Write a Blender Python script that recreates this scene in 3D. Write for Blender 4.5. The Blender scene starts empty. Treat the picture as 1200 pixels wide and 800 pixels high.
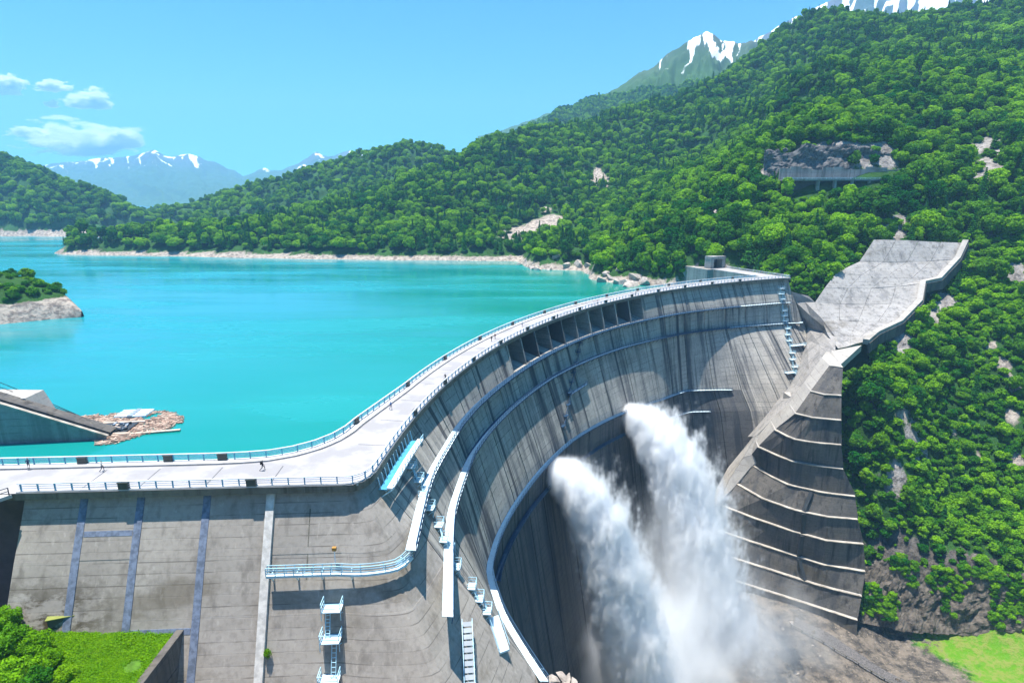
import bpy, bmesh, math, random
import numpy as np
from mathutils import Vector, Matrix
random.seed(7); RNG = np.random.default_rng(11)
S = bpy.context.scene
COL = S.collection

# ------------------------------------------------------------------ camera
F, Y0, CH = 700.0, 230.0, 40.0                 # focal length (px of a 1200 px wide frame), horizon row, eye height over the crest road
TH = math.atan((400 - Y0) / F)
cam_d = bpy.data.cameras.new('camera'); cam = bpy.data.objects.new('camera', cam_d); COL.objects.link(cam)
cam.location = (0, 0, CH); cam.rotation_euler = (math.pi / 2 - TH, 0, 0)
cam_d.sensor_width = 36; cam_d.lens = 36 * F / 1200; cam_d.clip_start = 0.5; cam_d.clip_end = 60000
S.camera = cam

# ------------------------------------------------------------------ sky and sun
SUN_TO = Vector((-0.13, 0.07, 1.0)).normalized()
W = bpy.data.worlds.new('World'); S.world = W; W.use_nodes = True
nt = W.node_tree
sky = nt.nodes.new('ShaderNodeTexSky'); sky.sky_type = 'NISHITA'; sky.sun_disc = False
sky.sun_elevation = math.asin(SUN_TO.z); sky.sun_rotation = math.atan2(SUN_TO.x, SUN_TO.y)
sky.altitude = 1450; sky.air_density = 1.15; sky.dust_density = 0.25; sky.ozone_density = 1.6
tint = nt.nodes.new('ShaderNodeMix'); tint.data_type = 'RGBA'; tint.blend_type = 'MULTIPLY'; tint.inputs[0].default_value = 1.0
tint.inputs[7].default_value = (0.30, 1.22, 1.80, 1)
bg = nt.nodes['Background']; bg.inputs['Strength'].default_value = 0.05
nt.links.new(sky.outputs[0], tint.inputs[6]); nt.links.new(tint.outputs[2], bg.inputs['Color'])
sun_d = bpy.data.lights.new('sun', 'SUN'); sun_d.energy = 5.0; sun_d.angle = math.radians(0.5); sun_d.color = (1.0, 0.965, 0.90)
sun = bpy.data.objects.new('sun', sun_d); COL.objects.link(sun); sun.location = (0, 0, 300)
sun.rotation_euler = (-SUN_TO).to_track_quat('-Z', 'Y').to_euler()
S.view_settings.view_transform = 'Standard'; S.view_settings.look = 'None'
S.view_settings.exposure = 1.1; S.view_settings.gamma = 1.0; S.view_settings.use_curve_mapping = False
S.render.engine = 'CYCLES'
cy = S.cycles
cy.max_bounces = 24; cy.diffuse_bounces = 2; cy.glossy_bounces = 2; cy.transmission_bounces = 2; cy.transparent_max_bounces = 6
cy.volume_bounces = 20; cy.volume_step_rate = 1.0; cy.volume_max_steps = 256
cy.use_denoising = True; cy.use_adaptive_sampling = True; cy.adaptive_threshold = 0.02
cy.sample_clamp_indirect = 6

# ------------------------------------------------------------------ helpers: view geometry recovered from the photograph
def ray(u, v):
    x = (u - 600) / F; y = -(v - 400) / F
    return np.array([x, math.cos(TH) + y * math.sin(TH), -math.sin(TH) + y * math.cos(TH)])
def up(u, v, z):                               # where the sight line through (u, v) meets the level z
    d = ray(u, v); t = (z - CH) / d[2]
    return np.array([0, 0, CH]) + d * t
def at(u, v, D):                               # the point at forward distance D on that line
    d = ray(u, v)
    return np.array([0, 0, CH]) + d * (D / d[1])
def proj(P):
    P = np.atleast_2d(P) - [0, 0, CH]
    yc = P[:, 1] * math.cos(TH) - P[:, 2] * math.sin(TH); zc = P[:, 1] * math.sin(TH) + P[:, 2] * math.cos(TH)
    return np.stack([600 + F * P[:, 0] / yc, 400 - F * zc / yc, yc], 1)

# ------------------------------------------------------------------ helpers: objects
def tag(o, label=None, cat=None, group=None, kind=None):
    if label: o['label'] = label
    if cat: o['category'] = cat
    if group: o['group'] = group
    if kind: o['kind'] = kind
    return o
def link(o, parent=None):
    COL.objects.link(o)
    if parent is not None:
        o.parent = parent
    return o
def empty(name, loc=(0, 0, 0), rz=0):
    o = bpy.data.objects.new(name, None); o.location = loc; o.rotation_euler = (0, 0, rz); o.empty_display_size = 0.5
    return link(o)
def mesh_obj(name, V, Fc, mats, parent=None, smooth=False, mat_idx=None):
    m = bpy.data.meshes.new(name)
    m.from_pydata([tuple(map(float, v)) for v in V], [], [tuple(map(int, f)) for f in Fc])
    for k in (mats if isinstance(mats, (list, tuple)) else [mats]): m.materials.append(k)
    if mat_idx is not None: m.polygons.foreach_set('material_index', list(mat_idx))
    if smooth: m.polygons.foreach_set('use_smooth', [True] * len(m.polygons))
    m.update()
    o = bpy.data.objects.new(name, m)
    return link(o, parent)
def np_mesh(name, V, Q, mat, k=4, smooth=False):
    """fast mesh from arrays; Q is (n, k) corner indices"""
    m = bpy.data.meshes.new(name); n = len(Q)
    m.vertices.add(len(V)); m.vertices.foreach_set('co', np.asarray(V, np.float32).ravel())
    m.loops.add(n * k); m.loops.foreach_set('vertex_index', np.asarray(Q, np.int32).ravel())
    m.polygons.add(n); m.polygons.foreach_set('loop_start', np.arange(0, n * k, k, dtype=np.int32))
    m.polygons.foreach_set('loop_total', np.full(n, k, np.int32))
    if smooth: m.polygons.foreach_set('use_smooth', np.ones(n, bool))
    m.materials.append(mat); m.update(calc_edges=True); m.validate()
    return m
def copy_obj(src, parent=None):
    c = src.copy(); link(c); c.parent = parent
    return c

class MB:
    """collects boxes, bars and tubes and builds them as one mesh"""
    def __init__(s): s.V = []; s.F = []
    def add(s, V, Fc):
        b = len(s.V); s.V += [tuple(v) for v in V]; s.F += [tuple(i + b for i in f) for f in Fc]; return s
    def box(s, c, ax, ay, az, hx, hy, hz):
        c = np.array(c, float); ax = np.array(ax, float) * hx; ay = np.array(ay, float) * hy; az = np.array(az, float) * hz
        V = [c + sx * ax + sy * ay + sz * az for sz in (-1, 1) for sy in (-1, 1) for sx in (-1, 1)]
        return s.add(V, [(0, 2, 3, 1), (4, 5, 7, 6), (0, 1, 5, 4), (2, 6, 7, 3), (0, 4, 6, 2), (1, 3, 7, 5)])
    def abox(s, x0, x1, y0, y1, z0, z1):
        return s.box(((x0 + x1) / 2, (y0 + y1) / 2, (z0 + z1) / 2), (1, 0, 0), (0, 1, 0), (0, 0, 1), (x1 - x0) / 2, (y1 - y0) / 2, (z1 - z0) / 2)
    def bar(s, a, b, w, h=None):
        a = np.array(a, float); b = np.array(b, float); d = b - a; L = np.linalg.norm(d)
        if L < 1e-6: return s
        d = d / L; upv = np.array([0, 0, 1.0]) if abs(d[2]) < 0.95 else np.array([0, 1.0, 0])
        x = np.cross(d, upv); x /= np.linalg.norm(x); y = np.cross(x, d)
        return s.box((a + b) / 2, x, d, y, w / 2, L / 2, (h or w) / 2)
    def sweep(s, pts, w, h):
        """a rectangular rail along a polyline"""
        P = [np.array(p, float) for p in pts]; n = len(P); V = []
        for i in range(n):
            d = P[min(i + 1, n - 1)] - P[max(i - 1, 0)]; d /= np.linalg.norm(d) + 1e-9
            x = np.cross(d, (0, 0, 1.0)); x /= np.linalg.norm(x) + 1e-9
            z = np.cross(x, d)
            V += [P[i] - x * w / 2 - z * h / 2, P[i] + x * w / 2 - z * h / 2, P[i] + x * w / 2 + z * h / 2, P[i] - x * w / 2 + z * h / 2]
        Fc = [(0, 1, 2, 3), (4 * n - 1, 4 * n - 2, 4 * n - 3, 4 * n - 4)]
        for i in range(n - 1):
            for k in range(4):
                a = 4 * i + k; b = 4 * i + (k + 1) % 4
                Fc.append((a, a + 4, b + 4, b))
        return s.add(V, Fc)
    def prism(s, base, top):
        """side-walled solid between two rings with the same number of points"""
        n = len(base); V = list(base) + list(top)
        Fc = [tuple(range(n))[::-1], tuple(range(n, 2 * n))] + [(i, (i + 1) % n, n + (i + 1) % n, n + i) for i in range(n)]
        return s.add(V, Fc)
    def build(s, name, mat, parent=None, smooth=False):
        return mesh_obj(name, s.V, s.F, mat, parent, smooth)

# ------------------------------------------------------------------ helpers: value noise in numpy
def _h(ix, iy, iz, seed):
    n = (ix.astype(np.int64) * 374761393 + iy.astype(np.int64) * 668265263 + iz.astype(np.int64) * 2147483647 + seed * 1274126177) & 0xffffffff
    n = ((n ^ (n >> 13)) * 1274126177) & 0xffffffff
    return ((n ^ (n >> 16)) & 0xffffff) / float(0xffffff)
def vnoise(x, y, seed=0):
    x = np.asarray(x, float); y = np.asarray(y, float)
    ix = np.floor(x); iy = np.floor(y); fx = x - ix; fy = y - iy
    fx = fx * fx * (3 - 2 * fx); fy = fy * fy * (3 - 2 * fy); z = np.zeros_like(ix)
    a = _h(ix, iy, z, seed); b = _h(ix + 1, iy, z, seed); c = _h(ix, iy + 1, z, seed); d = _h(ix + 1, iy + 1, z, seed)
    return (a * (1 - fx) + b * fx) * (1 - fy) + (c * (1 - fx) + d * fx) * fy
def fbm(x, y, seed=0, o=4):
    t = 0; a = 0.5
    for k in range(o):
        t = t + a * (vnoise(x, y, seed + k * 17) - 0.5) * 2; x = x * 2.03 + 3.1; y = y * 2.03 - 1.7; a *= 0.5
    return t
def ridged(x, y, seed=0, o=5):
    t = 0; a = 0.5
    for k in range(o):
        t = t + a * (1 - np.abs(vnoise(x, y, seed + k * 13) * 2 - 1)); x = x * 2.1 + 1.3; y = y * 2.1 + 4.7; a *= 0.5
    return t

# ------------------------------------------------------------------ materials
class NB:
    def __init__(s, name):
        s.m = bpy.data.materials.new(name); s.m.use_nodes = True; s.t = s.m.node_tree; s.p = s.t.nodes['Principled BSDF']
        s.out = s.t.nodes['Material Output']
    def n(s, kind, **kw):
        x = s.t.nodes.new(kind)
        for k, v in kw.items(): setattr(x, k, v)
        return x
    def l(s, a, b): s.t.links.new(a, b)
    def val(s, sock, v):
        if hasattr(v, 'is_output') or isinstance(v, bpy.types.NodeSocket): s.l(v, sock)
        else: sock.default_value = v
    def math(s, op, a, b=0.0, c=0.0, clamp=False):
        x = s.n('ShaderNodeMath', operation=op, use_clamp=clamp)
        s.val(x.inputs[0], a); s.val(x.inputs[1], b); s.val(x.inputs[2], c)
        return x.outputs[0]
    def mix(s, f, a, b, mode='MIX'):
        x = s.n('ShaderNodeMix', data_type='RGBA', blend_type=mode)
        s.val(x.inputs[0], f)
        for q, v in ((6, a), (7, b)):
            if isinstance(v, (tuple, list)): x.inputs[q].default_value = (*v[:3], 1)
            else: s.l(v, x.inputs[q])
        return x.outputs[2]
    def pos(s): return s.n('ShaderNodeNewGeometry').outputs['Position']
    def scale(s, vec, sc):
        x = s.n('ShaderNodeVectorMath', operation='MULTIPLY'); s.l(vec, x.inputs[0]); x.inputs[1].default_value = sc
        return x.outputs[0]
    def noise(s, vec, scale=1.0, detail=4, rough=0.55):
        x = s.n('ShaderNodeTexNoise'); s.l(vec, x.inputs['Vector']); x.inputs['Scale'].default_value = scale
        x.inputs['Detail'].default_value = detail; x.inputs['Roughness'].default_value = rough
        return x.outputs['Fac']
    def ramp(s, f, lo, hi, a=0.0, b=1.0):
        x = s.n('ShaderNodeMapRange', clamp=True, interpolation_type='SMOOTHSTEP'); s.val(x.inputs[0], f)
        x.inputs[1].default_value = lo; x.inputs[2].default_value = hi; x.inputs[3].default_value = a; x.inputs[4].default_value = b
        return x.outputs[0]
    def bump(s, h, strength=0.3, dist=0.1):
        x = s.n('ShaderNodeBump'); x.inputs['Strength'].default_value = strength; x.inputs['Distance'].default_value = dist
        s.l(h, x.inputs['Height']); s.l(x.outputs[0], s.p.inputs['Normal'])
    def fin(s, col, rough=0.8, spec=0.3):
        if isinstance(col, (tuple, list)): s.p.inputs['Base Color'].default_value = (*col[:3], 1)
        else: s.l(col, s.p.inputs['Base Color'])
        s.val(s.p.inputs['Roughness'], rough); s.p.inputs['Specular IOR Level'].default_value = spec
        return s.m

def m_plain(name, col, rough=0.6, spec=0.3, metal=0.0, var=0.12, sc=0.6):
    b = NB(name); nz = b.noise(b.pos(), sc, 4)
    c = b.mix(b.ramp(nz, 0.3, 0.7), tuple(x * (1 - var) for x in col), tuple(min(1, x * (1 + var)) for x in col))
    b.p.inputs['Metallic'].default_value = metal
    return b.fin(c, rough, spec)

def m_concrete(name, light, dark, streak=0.5, lift=1.5, stain=0.3, black=0.0, moss=0.0, scale=1.0, arc=False):
    b = NB(name); P = b.pos(); Ps = P
    n1 = b.noise(P, 0.11 * scale, 5); n2 = b.noise(P, 1.4 * scale, 4)
    col = b.mix(b.ramp(n1, 0.32, 0.68), light, tuple(0.72 * a + 0.28 * c for a, c in zip(light, dark)))
    col = b.mix(b.math('MULTIPLY', b.ramp(n2, 0.42, 0.75), 0.35), col, dark)
    # formwork lift lines, uneven
    sep = b.n('ShaderNodeSeparateXYZ'); b.l(P, sep.inputs[0])
    zz = b.math('ADD', sep.outputs['Z'], b.math('MULTIPLY', b.noise(P, 0.05, 2), 0.25))
    fr = b.math('FRACT', b.math('DIVIDE', zz, lift))
    ln = b.math('LESS_THAN', fr, 0.09); lw = b.ramp(b.noise(b.scale(P, (0.35, 0.35, 2.0)), 0.5, 3), 0.42, 0.62)
    col = b.mix(b.math('MULTIPLY', b.math('MULTIPLY', ln, lw), 0.8), col, dark)
    cell = b.n('ShaderNodeTexWhiteNoise', noise_dimensions='1D'); b.l(b.math('FLOOR', b.math('DIVIDE', zz, lift)), cell.inputs['W'])
    col = b.mix(b.math('MULTIPLY', cell.outputs['Value'], 0.14), col, dark)
    if arc:                                  # measure along the arch so that streaks run straight down its face
        ar = b.math('MULTIPLY', b.math('ARCTAN2', b.math('SUBTRACT', sep.outputs['Y'], 69.2), b.math('SUBTRACT', sep.outputs['X'], 226.3)), 247.0)
        cmb = b.n('ShaderNodeCombineXYZ'); b.l(ar, cmb.inputs[0]); b.l(sep.outputs['Z'], cmb.inputs[2]); Ps = cmb.outputs[0]
        jn = b.noise(b.scale(Ps, (0.30, 1, 0.0015)), 1.0, 3, 0.55)
        col = b.mix(b.math('MULTIPLY', b.ramp(jn, 0.57, 0.63), 0.85), col, (0.045, 0.045, 0.05))
    # run-off streaks: long in z
    st = b.noise(b.scale(Ps, (0.55, 0.55, 0.022)), 1.0, 5, 0.6)
    col = b.mix(b.math('MULTIPLY', b.ramp(st, 0.50, 0.70), streak), col, dark)
    st2 = b.noise(b.scale(Ps, (1.5, 1.5, 0.05)), 1.0, 3, 0.5)
    col = b.mix(b.math('MULTIPLY', b.ramp(st2, 0.60, 0.74), streak * 0.7), col, tuple(min(1, c * 1.25) for c in light))
    if black:
        sb = b.noise(b.scale(Ps, (0.16, 0.16, 0.012)), 1.0, 6, 0.68)
        col = b.mix(b.math('MULTIPLY', b.ramp(sb, 0.49, 0.64), black), col, (0.035, 0.04, 0.05))
    if stain:
        sn = b.noise(b.scale(P, (0.05, 0.05, 0.12)), 1.0, 6, 0.65)
        col = b.mix(b.math('MULTIPLY', b.ramp(sn, 0.56, 0.70), stain), col, (0.11, 0.085, 0.05))
    if moss:
        mm = b.noise(b.scale(P, (0.25, 0.25, 0.5)), 1.0, 6, 0.7)
        lo = b.ramp(sep.outputs['Z'], -16.0, -9.0, 1.0, 0.0); lf = b.ramp(sep.outputs['X'], -62.0, -50.0, 1.0, 0.0)
        col = b.mix(b.math('MULTIPLY', b.math('MULTIPLY', b.ramp(mm, 0.40, 0.55), lo), b.math('MULTIPLY', lf, moss)), col, (0.05, 0.035, 0.012))
    b.bump(b.math('ADD', b.math('MULTIPLY', n2, 0.4), b.math('MULTIPLY', ln, -0.5)), 0.35, 0.12)
    return b.fin(col, 0.88, 0.2)

M = {}
M['arch'] = m_concrete('arch_concrete', (0.43, 0.395, 0.34), (0.10, 0.098, 0.096), 0.9, 1.9, 0.3, 0.85, arc=True)
M['wing'] = m_concrete('wing_concrete', (0.385, 0.345, 0.300), (0.15, 0.13, 0.11), 0.55, 1.35, 0.5, 0.0, 0.95)
M['shady'] = m_concrete('shade_dark_concrete', (0.13, 0.125, 0.12), (0.03, 0.032, 0.036), 0.8, 1.9, 0.1, 0.8, arc=True)  # shadow on the lower arch face painted in as darker concrete
M['joint'] = m_plain('joint_shadow_concrete', (0.09, 0.09, 0.095), 0.9)
M['fascia'] = m_concrete('fascia_concrete', (0.20, 0.185, 0.15), (0.06, 0.055, 0.04), 0.7, 0.5, 0.6)
M['road'] = m_concrete('road_concrete', (0.42, 0.40, 0.40), (0.27, 0.26, 0.26), 0.0, 500.0, 0.0, scale=1.3)
M['kerb'] = m_plain('kerb_concrete', (0.46, 0.44, 0.42), 0.8)
M['slab'] = m_concrete('sprayed_concrete', (0.40, 0.375, 0.35), (0.17, 0.155, 0.14), 0.8, 1.6, 0.5, 0.35)
M['apron'] = m_concrete('apron_concrete', (0.36, 0.335, 0.31), (0.16, 0.15, 0.14), 0.6, 1.6, 0.3, 0.3)
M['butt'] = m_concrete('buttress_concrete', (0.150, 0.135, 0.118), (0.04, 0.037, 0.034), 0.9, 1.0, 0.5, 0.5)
M['ledge'] = m_plain('ledge_concrete', (0.36, 0.315, 0.255), 0.9, var=0.45, sc=0.25)
M['ridge'] = m_concrete('ridge_concrete', (0.42, 0.39, 0.35), (0.22, 0.20, 0.18), 0.3, 2.4, 0.3)
M['strip'] = m_plain('joint_sealant_sheet', (0.15, 0.18, 0.245), 0.7, var=0.3, sc=1.5)
M['chute'] = m_plain('chute_concrete', (0.55, 0.52, 0.48), 0.85, var=0.2, sc=1.2)
M['blue'] = m_plain('pale_blue_painted_steel', (0.40, 0.64, 0.74), 0.45, 0.4)
M['blue2'] = m_plain('blue_painted_steel', (0.07, 0.32, 0.48), 0.45, 0.4)
M['deckp'] = m_plain('walkway_plate', (0.60, 0.74, 0.80), 0.5, 0.4)
M['shadedeck'] = m_plain('shade_blue_deck', (0.02, 0.065, 0.13), 0.6, 0.3)  # walkway steel in shadow: the shade is put into this dark blue
M['grate'] = m_plain('steel_grating', (0.24, 0.28, 0.32), 0.5, 0.4)
M['white'] = m_plain('white_rail_paint', (0.78, 0.80, 0.82), 0.45, 0.4)
M['box'] = m_plain('light_box_casing', (0.07, 0.075, 0.065), 0.6)
M['rust'] = m_plain('rusty_orange_steel', (0.45, 0.22, 0.05), 0.7)
M['dark'] = m_plain('dark_steel', (0.04, 0.045, 0.05), 0.5)
M['trunk'] = m_plain('bark', (0.09, 0.07, 0.05), 0.9)
M['wood'] = m_plain('bleached_driftwood', (0.33, 0.215, 0.16), 0.9, var=0.5, sc=0.9)
M['wood2'] = m_plain('pale_driftwood', (0.52, 0.40, 0.31), 0.9, var=0.3, sc=0.5)

def m_leaf(name, a, b_, trans=0.3):
    b = NB(name); oi = b.n('ShaderNodeObjectInfo')
    n1 = b.noise(b.pos(), 0.35, 3)
    f = b.math('ADD', b.math('POWER', oi.outputs['Random'], 1.4), b.math('MULTIPLY', b.math('SUBTRACT', n1, 0.35), 0.5), clamp=True)
    n0 = b.noise(b.pos(), 0.014, 3); f = b.math('ADD', f, b.math('MULTIPLY', b.math('SUBTRACT', n0, 0.5), 1.3), clamp=True)
    col = b.mix(f, a, b_)
    d = b.n('ShaderNodeBsdfDiffuse'); t = b.n('ShaderNodeBsdfTranslucent'); mx = b.n('ShaderNodeMixShader')
    b.l(col, d.inputs[0]); b.l(b.mix(1.0, col, (1.25, 1.15, 0.5), 'MULTIPLY'), t.inputs[0])
    mx.inputs[0].default_value = trans; b.l(d.outputs[0], mx.inputs[1]); b.l(t.outputs[0], mx.inputs[2]); b.l(mx.outputs[0], b.out.inputs['Surface'])
    return b.m
M['leaf'] = m_leaf('broad_leaves', (0.016, 0.130, 0.016), (0.245, 0.480, 0.010))
M['leafb'] = m_leaf('shrub_leaves', (0.025, 0.155, 0.012), (0.220, 0.450, 0.010))
M['needle'] = m_leaf('conifer_needles', (0.018, 0.110, 0.022), (0.050, 0.190, 0.020), 0.15)
M['lawn'] = m_leaf('lawn_blades', (0.13, 0.32, 0.008), (0.22, 0.42, 0.008), 0.35)

# terrain: masks are painted per vertex (r bare rock, g bleached shore, b grass, a gravel)
def m_terrain(name, forest=(0.022, 0.062, 0.012)):
    b = NB(name); P = b.pos()
    at_ = b.n('ShaderNodeVertexColor', layer_name='mask'); sep = b.n('ShaderNodeSeparateColor'); b.l(at_.outputs['Color'], sep.inputs[0])
    n1 = b.noise(P, 0.06, 6, 0.65); n2 = b.noise(P, 0.35, 6, 0.7); n3 = b.noise(b.scale(P, (1, 1, 0.6)), 0.22, 7, 0.72)
    g = b.mix(b.ramp(n1, 0.35, 0.65), forest, tuple(c * 1.7 for c in forest))
    rock = b.mix(b.ramp(n3, 0.35, 0.65), (0.17, 0.15, 0.135), (0.40, 0.36, 0.33))
    rock = b.mix(b.ramp(n2, 0.52, 0.68), rock, (0.075, 0.07, 0.07))
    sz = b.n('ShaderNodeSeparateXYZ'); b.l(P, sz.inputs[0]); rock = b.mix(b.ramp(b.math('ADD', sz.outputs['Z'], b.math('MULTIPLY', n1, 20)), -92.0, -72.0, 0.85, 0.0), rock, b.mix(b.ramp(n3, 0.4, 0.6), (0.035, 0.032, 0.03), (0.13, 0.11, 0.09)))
    shore = b.mix(b.ramp(n2, 0.4, 0.62), (0.46, 0.39, 0.32), (0.20, 0.165, 0.14))
    grass = b.mix(b.ramp(n2, 0.4, 0.6), (0.10, 0.25, 0.012), (0.20, 0.24, 0.05))
    grav = b.mix(b.ramp(n3, 0.38, 0.62), (0.055, 0.05, 0.045), (0.20, 0.165, 0.13)); grav = b.mix(b.ramp(b.noise(P, 1.1, 5, 0.7), 0.55, 0.7), grav, (0.30, 0.25, 0.20))
    j = b.math('MULTIPLY', b.math('SUBTRACT', n2, 0.5), 1.3)
    col = b.mix(b.ramp(b.math('ADD', sep.outputs[2], j), 0.35, 0.6), g, grass)
    col = b.mix(b.ramp(b.math('ADD', at_.outputs['Alpha'], j), 0.35, 0.6), col, grav)
    col = b.mix(b.ramp(b.math('ADD', sep.outputs[0], j), 0.38, 0.6), col, rock)
    col = b.mix(b.ramp(b.math('ADD', sep.outputs[1], j), 0.35, 0.6), col, shore)
    b.bump(b.math('ADD', b.math('MULTIPLY', n3, 0.6), b.math('MULTIPLY', n2, 1.5)), 0.7, 1.2)
    return b.fin(col, 0.95, 0.1)
M['terrain'] = m_terrain('mountainside_ground')
M['farland'] = m_terrain('far_mountainside_ground', (0.026, 0.070, 0.018))

def m_snowrock():
    b = NB('snow_streaked_rock'); P = b.pos()
    at_ = b.n('ShaderNodeVertexColor', layer_name='mask'); sep = b.n('ShaderNodeSeparateColor'); b.l(at_.outputs['Color'], sep.inputs[0])
    n1 = b.noise(P, 0.004, 6, 0.65); n2 = b.noise(P, 0.02, 5, 0.65)
    base = b.mix(b.ramp(n1, 0.4, 0.62), (0.045, 0.075, 0.06), (0.10, 0.105, 0.12))
    base = b.mix(b.math('MULTIPLY', sep.outputs[1], 0.9), base, (0.045, 0.11, 0.03))
    f = b.math('ADD', sep.outputs[0], b.math('MULTIPLY', b.math('SUBTRACT', n2, 0.5), 0.5))
    col = b.mix(b.ramp(f, 0.46, 0.56), base, (0.92, 0.94, 0.97))
    return b.fin(col, 0.9, 0.1)
M['snowrock'] = m_snowrock()

def m_water():
    b = NB('glacial_lake_water'); P = b.pos()
    n1 = b.noise(b.scale(P, (0.004, 0.011, 1)), 1.0, 5, 0.55)
    sep = b.n('ShaderNodeSeparateXYZ'); b.l(P, sep.inputs[0])
    # green hill reflection painted in by the dam and rocky shore, milkier open water
    g = b.ramp(b.math('ADD', b.math('SUBTRACT', sep.outputs[0], b.math('MULTIPLY', sep.outputs[1], 0.20)), b.math('MULTIPLY', n1, 160)), -150.0, 40.0)
    col = b.mix(g, (0.003, 0.215, 0.240), (0.002, 0.200, 0.155))
    col = b.mix(b.math('MULTIPLY', b.ramp(n1, 0.45, 0.7), 0.3), col, (0.03, 0.32, 0.35))
    wv = b.noise(b.scale(P, (0.5, 1.1, 1)), 1.0, 3, 0.6)
    wp = b.noise(b.scale(P, (0.006, 0.03, 1)), 1.0, 5, 0.6)
    b.bump(b.math('MULTIPLY', wv, b.ramp(wp, 0.35, 0.65, 0.4, 1.6)), 0.16, 0.3)
    col = b.mix(b.math('MULTIPLY', b.ramp(wp, 0.5, 0.62), 0.14), col, (0.02, 0.36, 0.42))
    m = b.fin(col, b.ramp(wp, 0.35, 0.65, 0.10, 0.30), 0.5)
    return m
M['water'] = m_water()

# ------------------------------------------------------------------ crest line and dam faces
CX, CY_, R = 226.3, 69.2, 246.9
A0, A1 = 176.6, 111.0                      # arch from the near corner to the far end, degrees about (CX, CY_)
WD = np.array([0.9986, 0.0536]); WN = np.array([0.0536, -0.9986])
def wing_pt(x): return np.array([x, 78.0 + (x + 21.9) * WD[1] / WD[0]])
def arc_pt(a, r=R): return np.array([CX + r * math.cos(math.radians(a)), CY_ + r * math.sin(math.radians(a))])
ANG = [182, 177, 173, 170, 167, 164, 160, 157, 152, 146, 140, 134, 128, 122, 116, 111]
Z1 = [9, 9, 9, 9, 9, 9, 9, 9, 9, 9.2, 9.5, 10, 10.4, 11, 11.5, 11.8]
O1 = [6.5, 6.5, 4.8, 4.5, 3.7, 3.5, 3.7, 3.8, 3.9, 3.7, 3.6, 3.6, 4, 4.4, 4.6, 4.4]
Z2 = [16, 16, 16, 16, 16, 16, 16, 16, 16, 16.8, 17.5, 18.5, 19.5, 20.5, 21.3, 21.8]
O2 = [14.5, 11.2, 8.6, 7.6, 6.2, 5.8, 5.8, 5.9, 6.0, 6.0, 6.0, 5.9, 4.8, 5.2, 6, 7]
Z3 = [36, 36, 36, 36, 36, 36, 36, 36, 36.5, 38.5, 40.5, 43, 45.5, 48, 49, 50]
O3 = [28, 26.5, 17.8, 13.0, 12.2, 12.2, 12.6, 12.9, 13.2, 13.4, 13.6, 12.8, 8.6, 15, 30, 32]
Z4 = [44, 44, 44, 44, 44, 44, 44, 44.5, 46, 47.5, 49.5, 52.5, 55, 57, 58, 59]
O4 = [34, 31, 21, 14.5, 12.6, 12.2, 12.5, 12.8, 13.1, 13.4, 13.8, 13.4, 11, 21, 36, 38]
def levels(a):
    f = lambda t: float(np.interp(a, ANG[::-1], t[::-1]))
    return f(Z1), f(Z2), f(Z3), f(Z4)
CW = 1.6                                    # catwalk width
def arc_prof(a):
    f = lambda t: float(np.interp(a, ANG[::-1], t[::-1]))
    e = max(0, (a - 168) / 9) + max(0, (128 - a) / 16)
    k = 0.16 + 0.4 * min(1, e)
    d4 = f(Z4); o4 = f(O4) - CW
    return ([0, f(Z1), f(Z2), f(Z3), d4, 130], [-1.2 - 1.5 * min(1, max(0, (a - 164) / 6)) - 1.5 * min(1, max(0, (130 - a) / 6)), f(O1) - CW, f(O2) - CW, f(O3) - CW, o4, o4 + k * (130 - d4)])
WING_PROF = ([0, 9, 16, 36, 44, 130], [-2.2, 2.7, 6.2, 16.2, 20.2, 60])
def lerp_prof(p, q, t):
    return ([a + (b - a) * t for a, b in zip(p[0], q[0])], [a + (b - a) * t for a, b in zip(p[1], q[1])])
ST = []                                     # stations: (point, outward normal, profile)
for x in np.linspace(-69, -24.5, 23): ST.append((wing_pt(x), WN, WING_PROF))
corner_c = np.array([-23.4, 81.2]); pa = arc_prof(A0)
p_in = wing_pt(-24.0); p_out = arc_pt(A0)
for t in np.linspace(0.05, 0.95, 16):       # rounded near corner
    ang0 = math.atan2(WN[1], WN[0]); n1v = -np.array([math.cos(math.radians(A0)), math.sin(math.radians(A0))]); ang1 = math.atan2(n1v[1], n1v[0])
    a = ang0 + (ang1 - ang0) * t
    c = np.array([-20.6, 77.6]); b0 = (1 - t) ** 2 * p_in + 2 * t * (1 - t) * c + t * t * p_out
    dl = min(t, 1 - t) * (ang1 - ang0); mf = 1 + (1 / math.cos(dl) - 1) * 0.92; pr = lerp_prof(WING_PROF, pa, t)
    ST.append((b0, np.array([math.cos(a), math.sin(a)]), (pr[0], [pr[1][0]] + [q * mf for q in pr[1][1:]])))
N_ARC0 = len(ST)
for a in np.linspace(A0, A1, 96):
    ST.append((arc_pt(a), -np.array([math.cos(math.radians(a)), math.sin(math.radians(a))]), arc_prof(a)))
N_ARC1 = len(ST)
FWD = np.array([-0.40, 0.917]); FWN = np.array([0.917, 0.40])
FAR_C = arc_pt(A1)
pe = arc_prof(A1); n0 = ST[-1][1]; a0 = math.atan2(n0[1], n0[0]); a1 = math.atan2(FWN[1], FWN[0])
FAR_PROF = ([0, 11.8, 21.8, 50, 59, 130], [-1.2, 4.0, 10, 27, 32, 75])
far_s = FAR_C + np.array([3.2, 3.0])
for t in np.linspace(0.1, 1.0, 9):
    a = a0 + (a1 - a0) * t; c = FAR_C + np.array([3.4, -0.9])
    ST.append(((1 - t) ** 2 * FAR_C + 2 * t * (1 - t) * c + t * t * far_s, np.array([math.cos(a), math.sin(a)]), lerp_prof(pe, FAR_PROF, t)))
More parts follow.
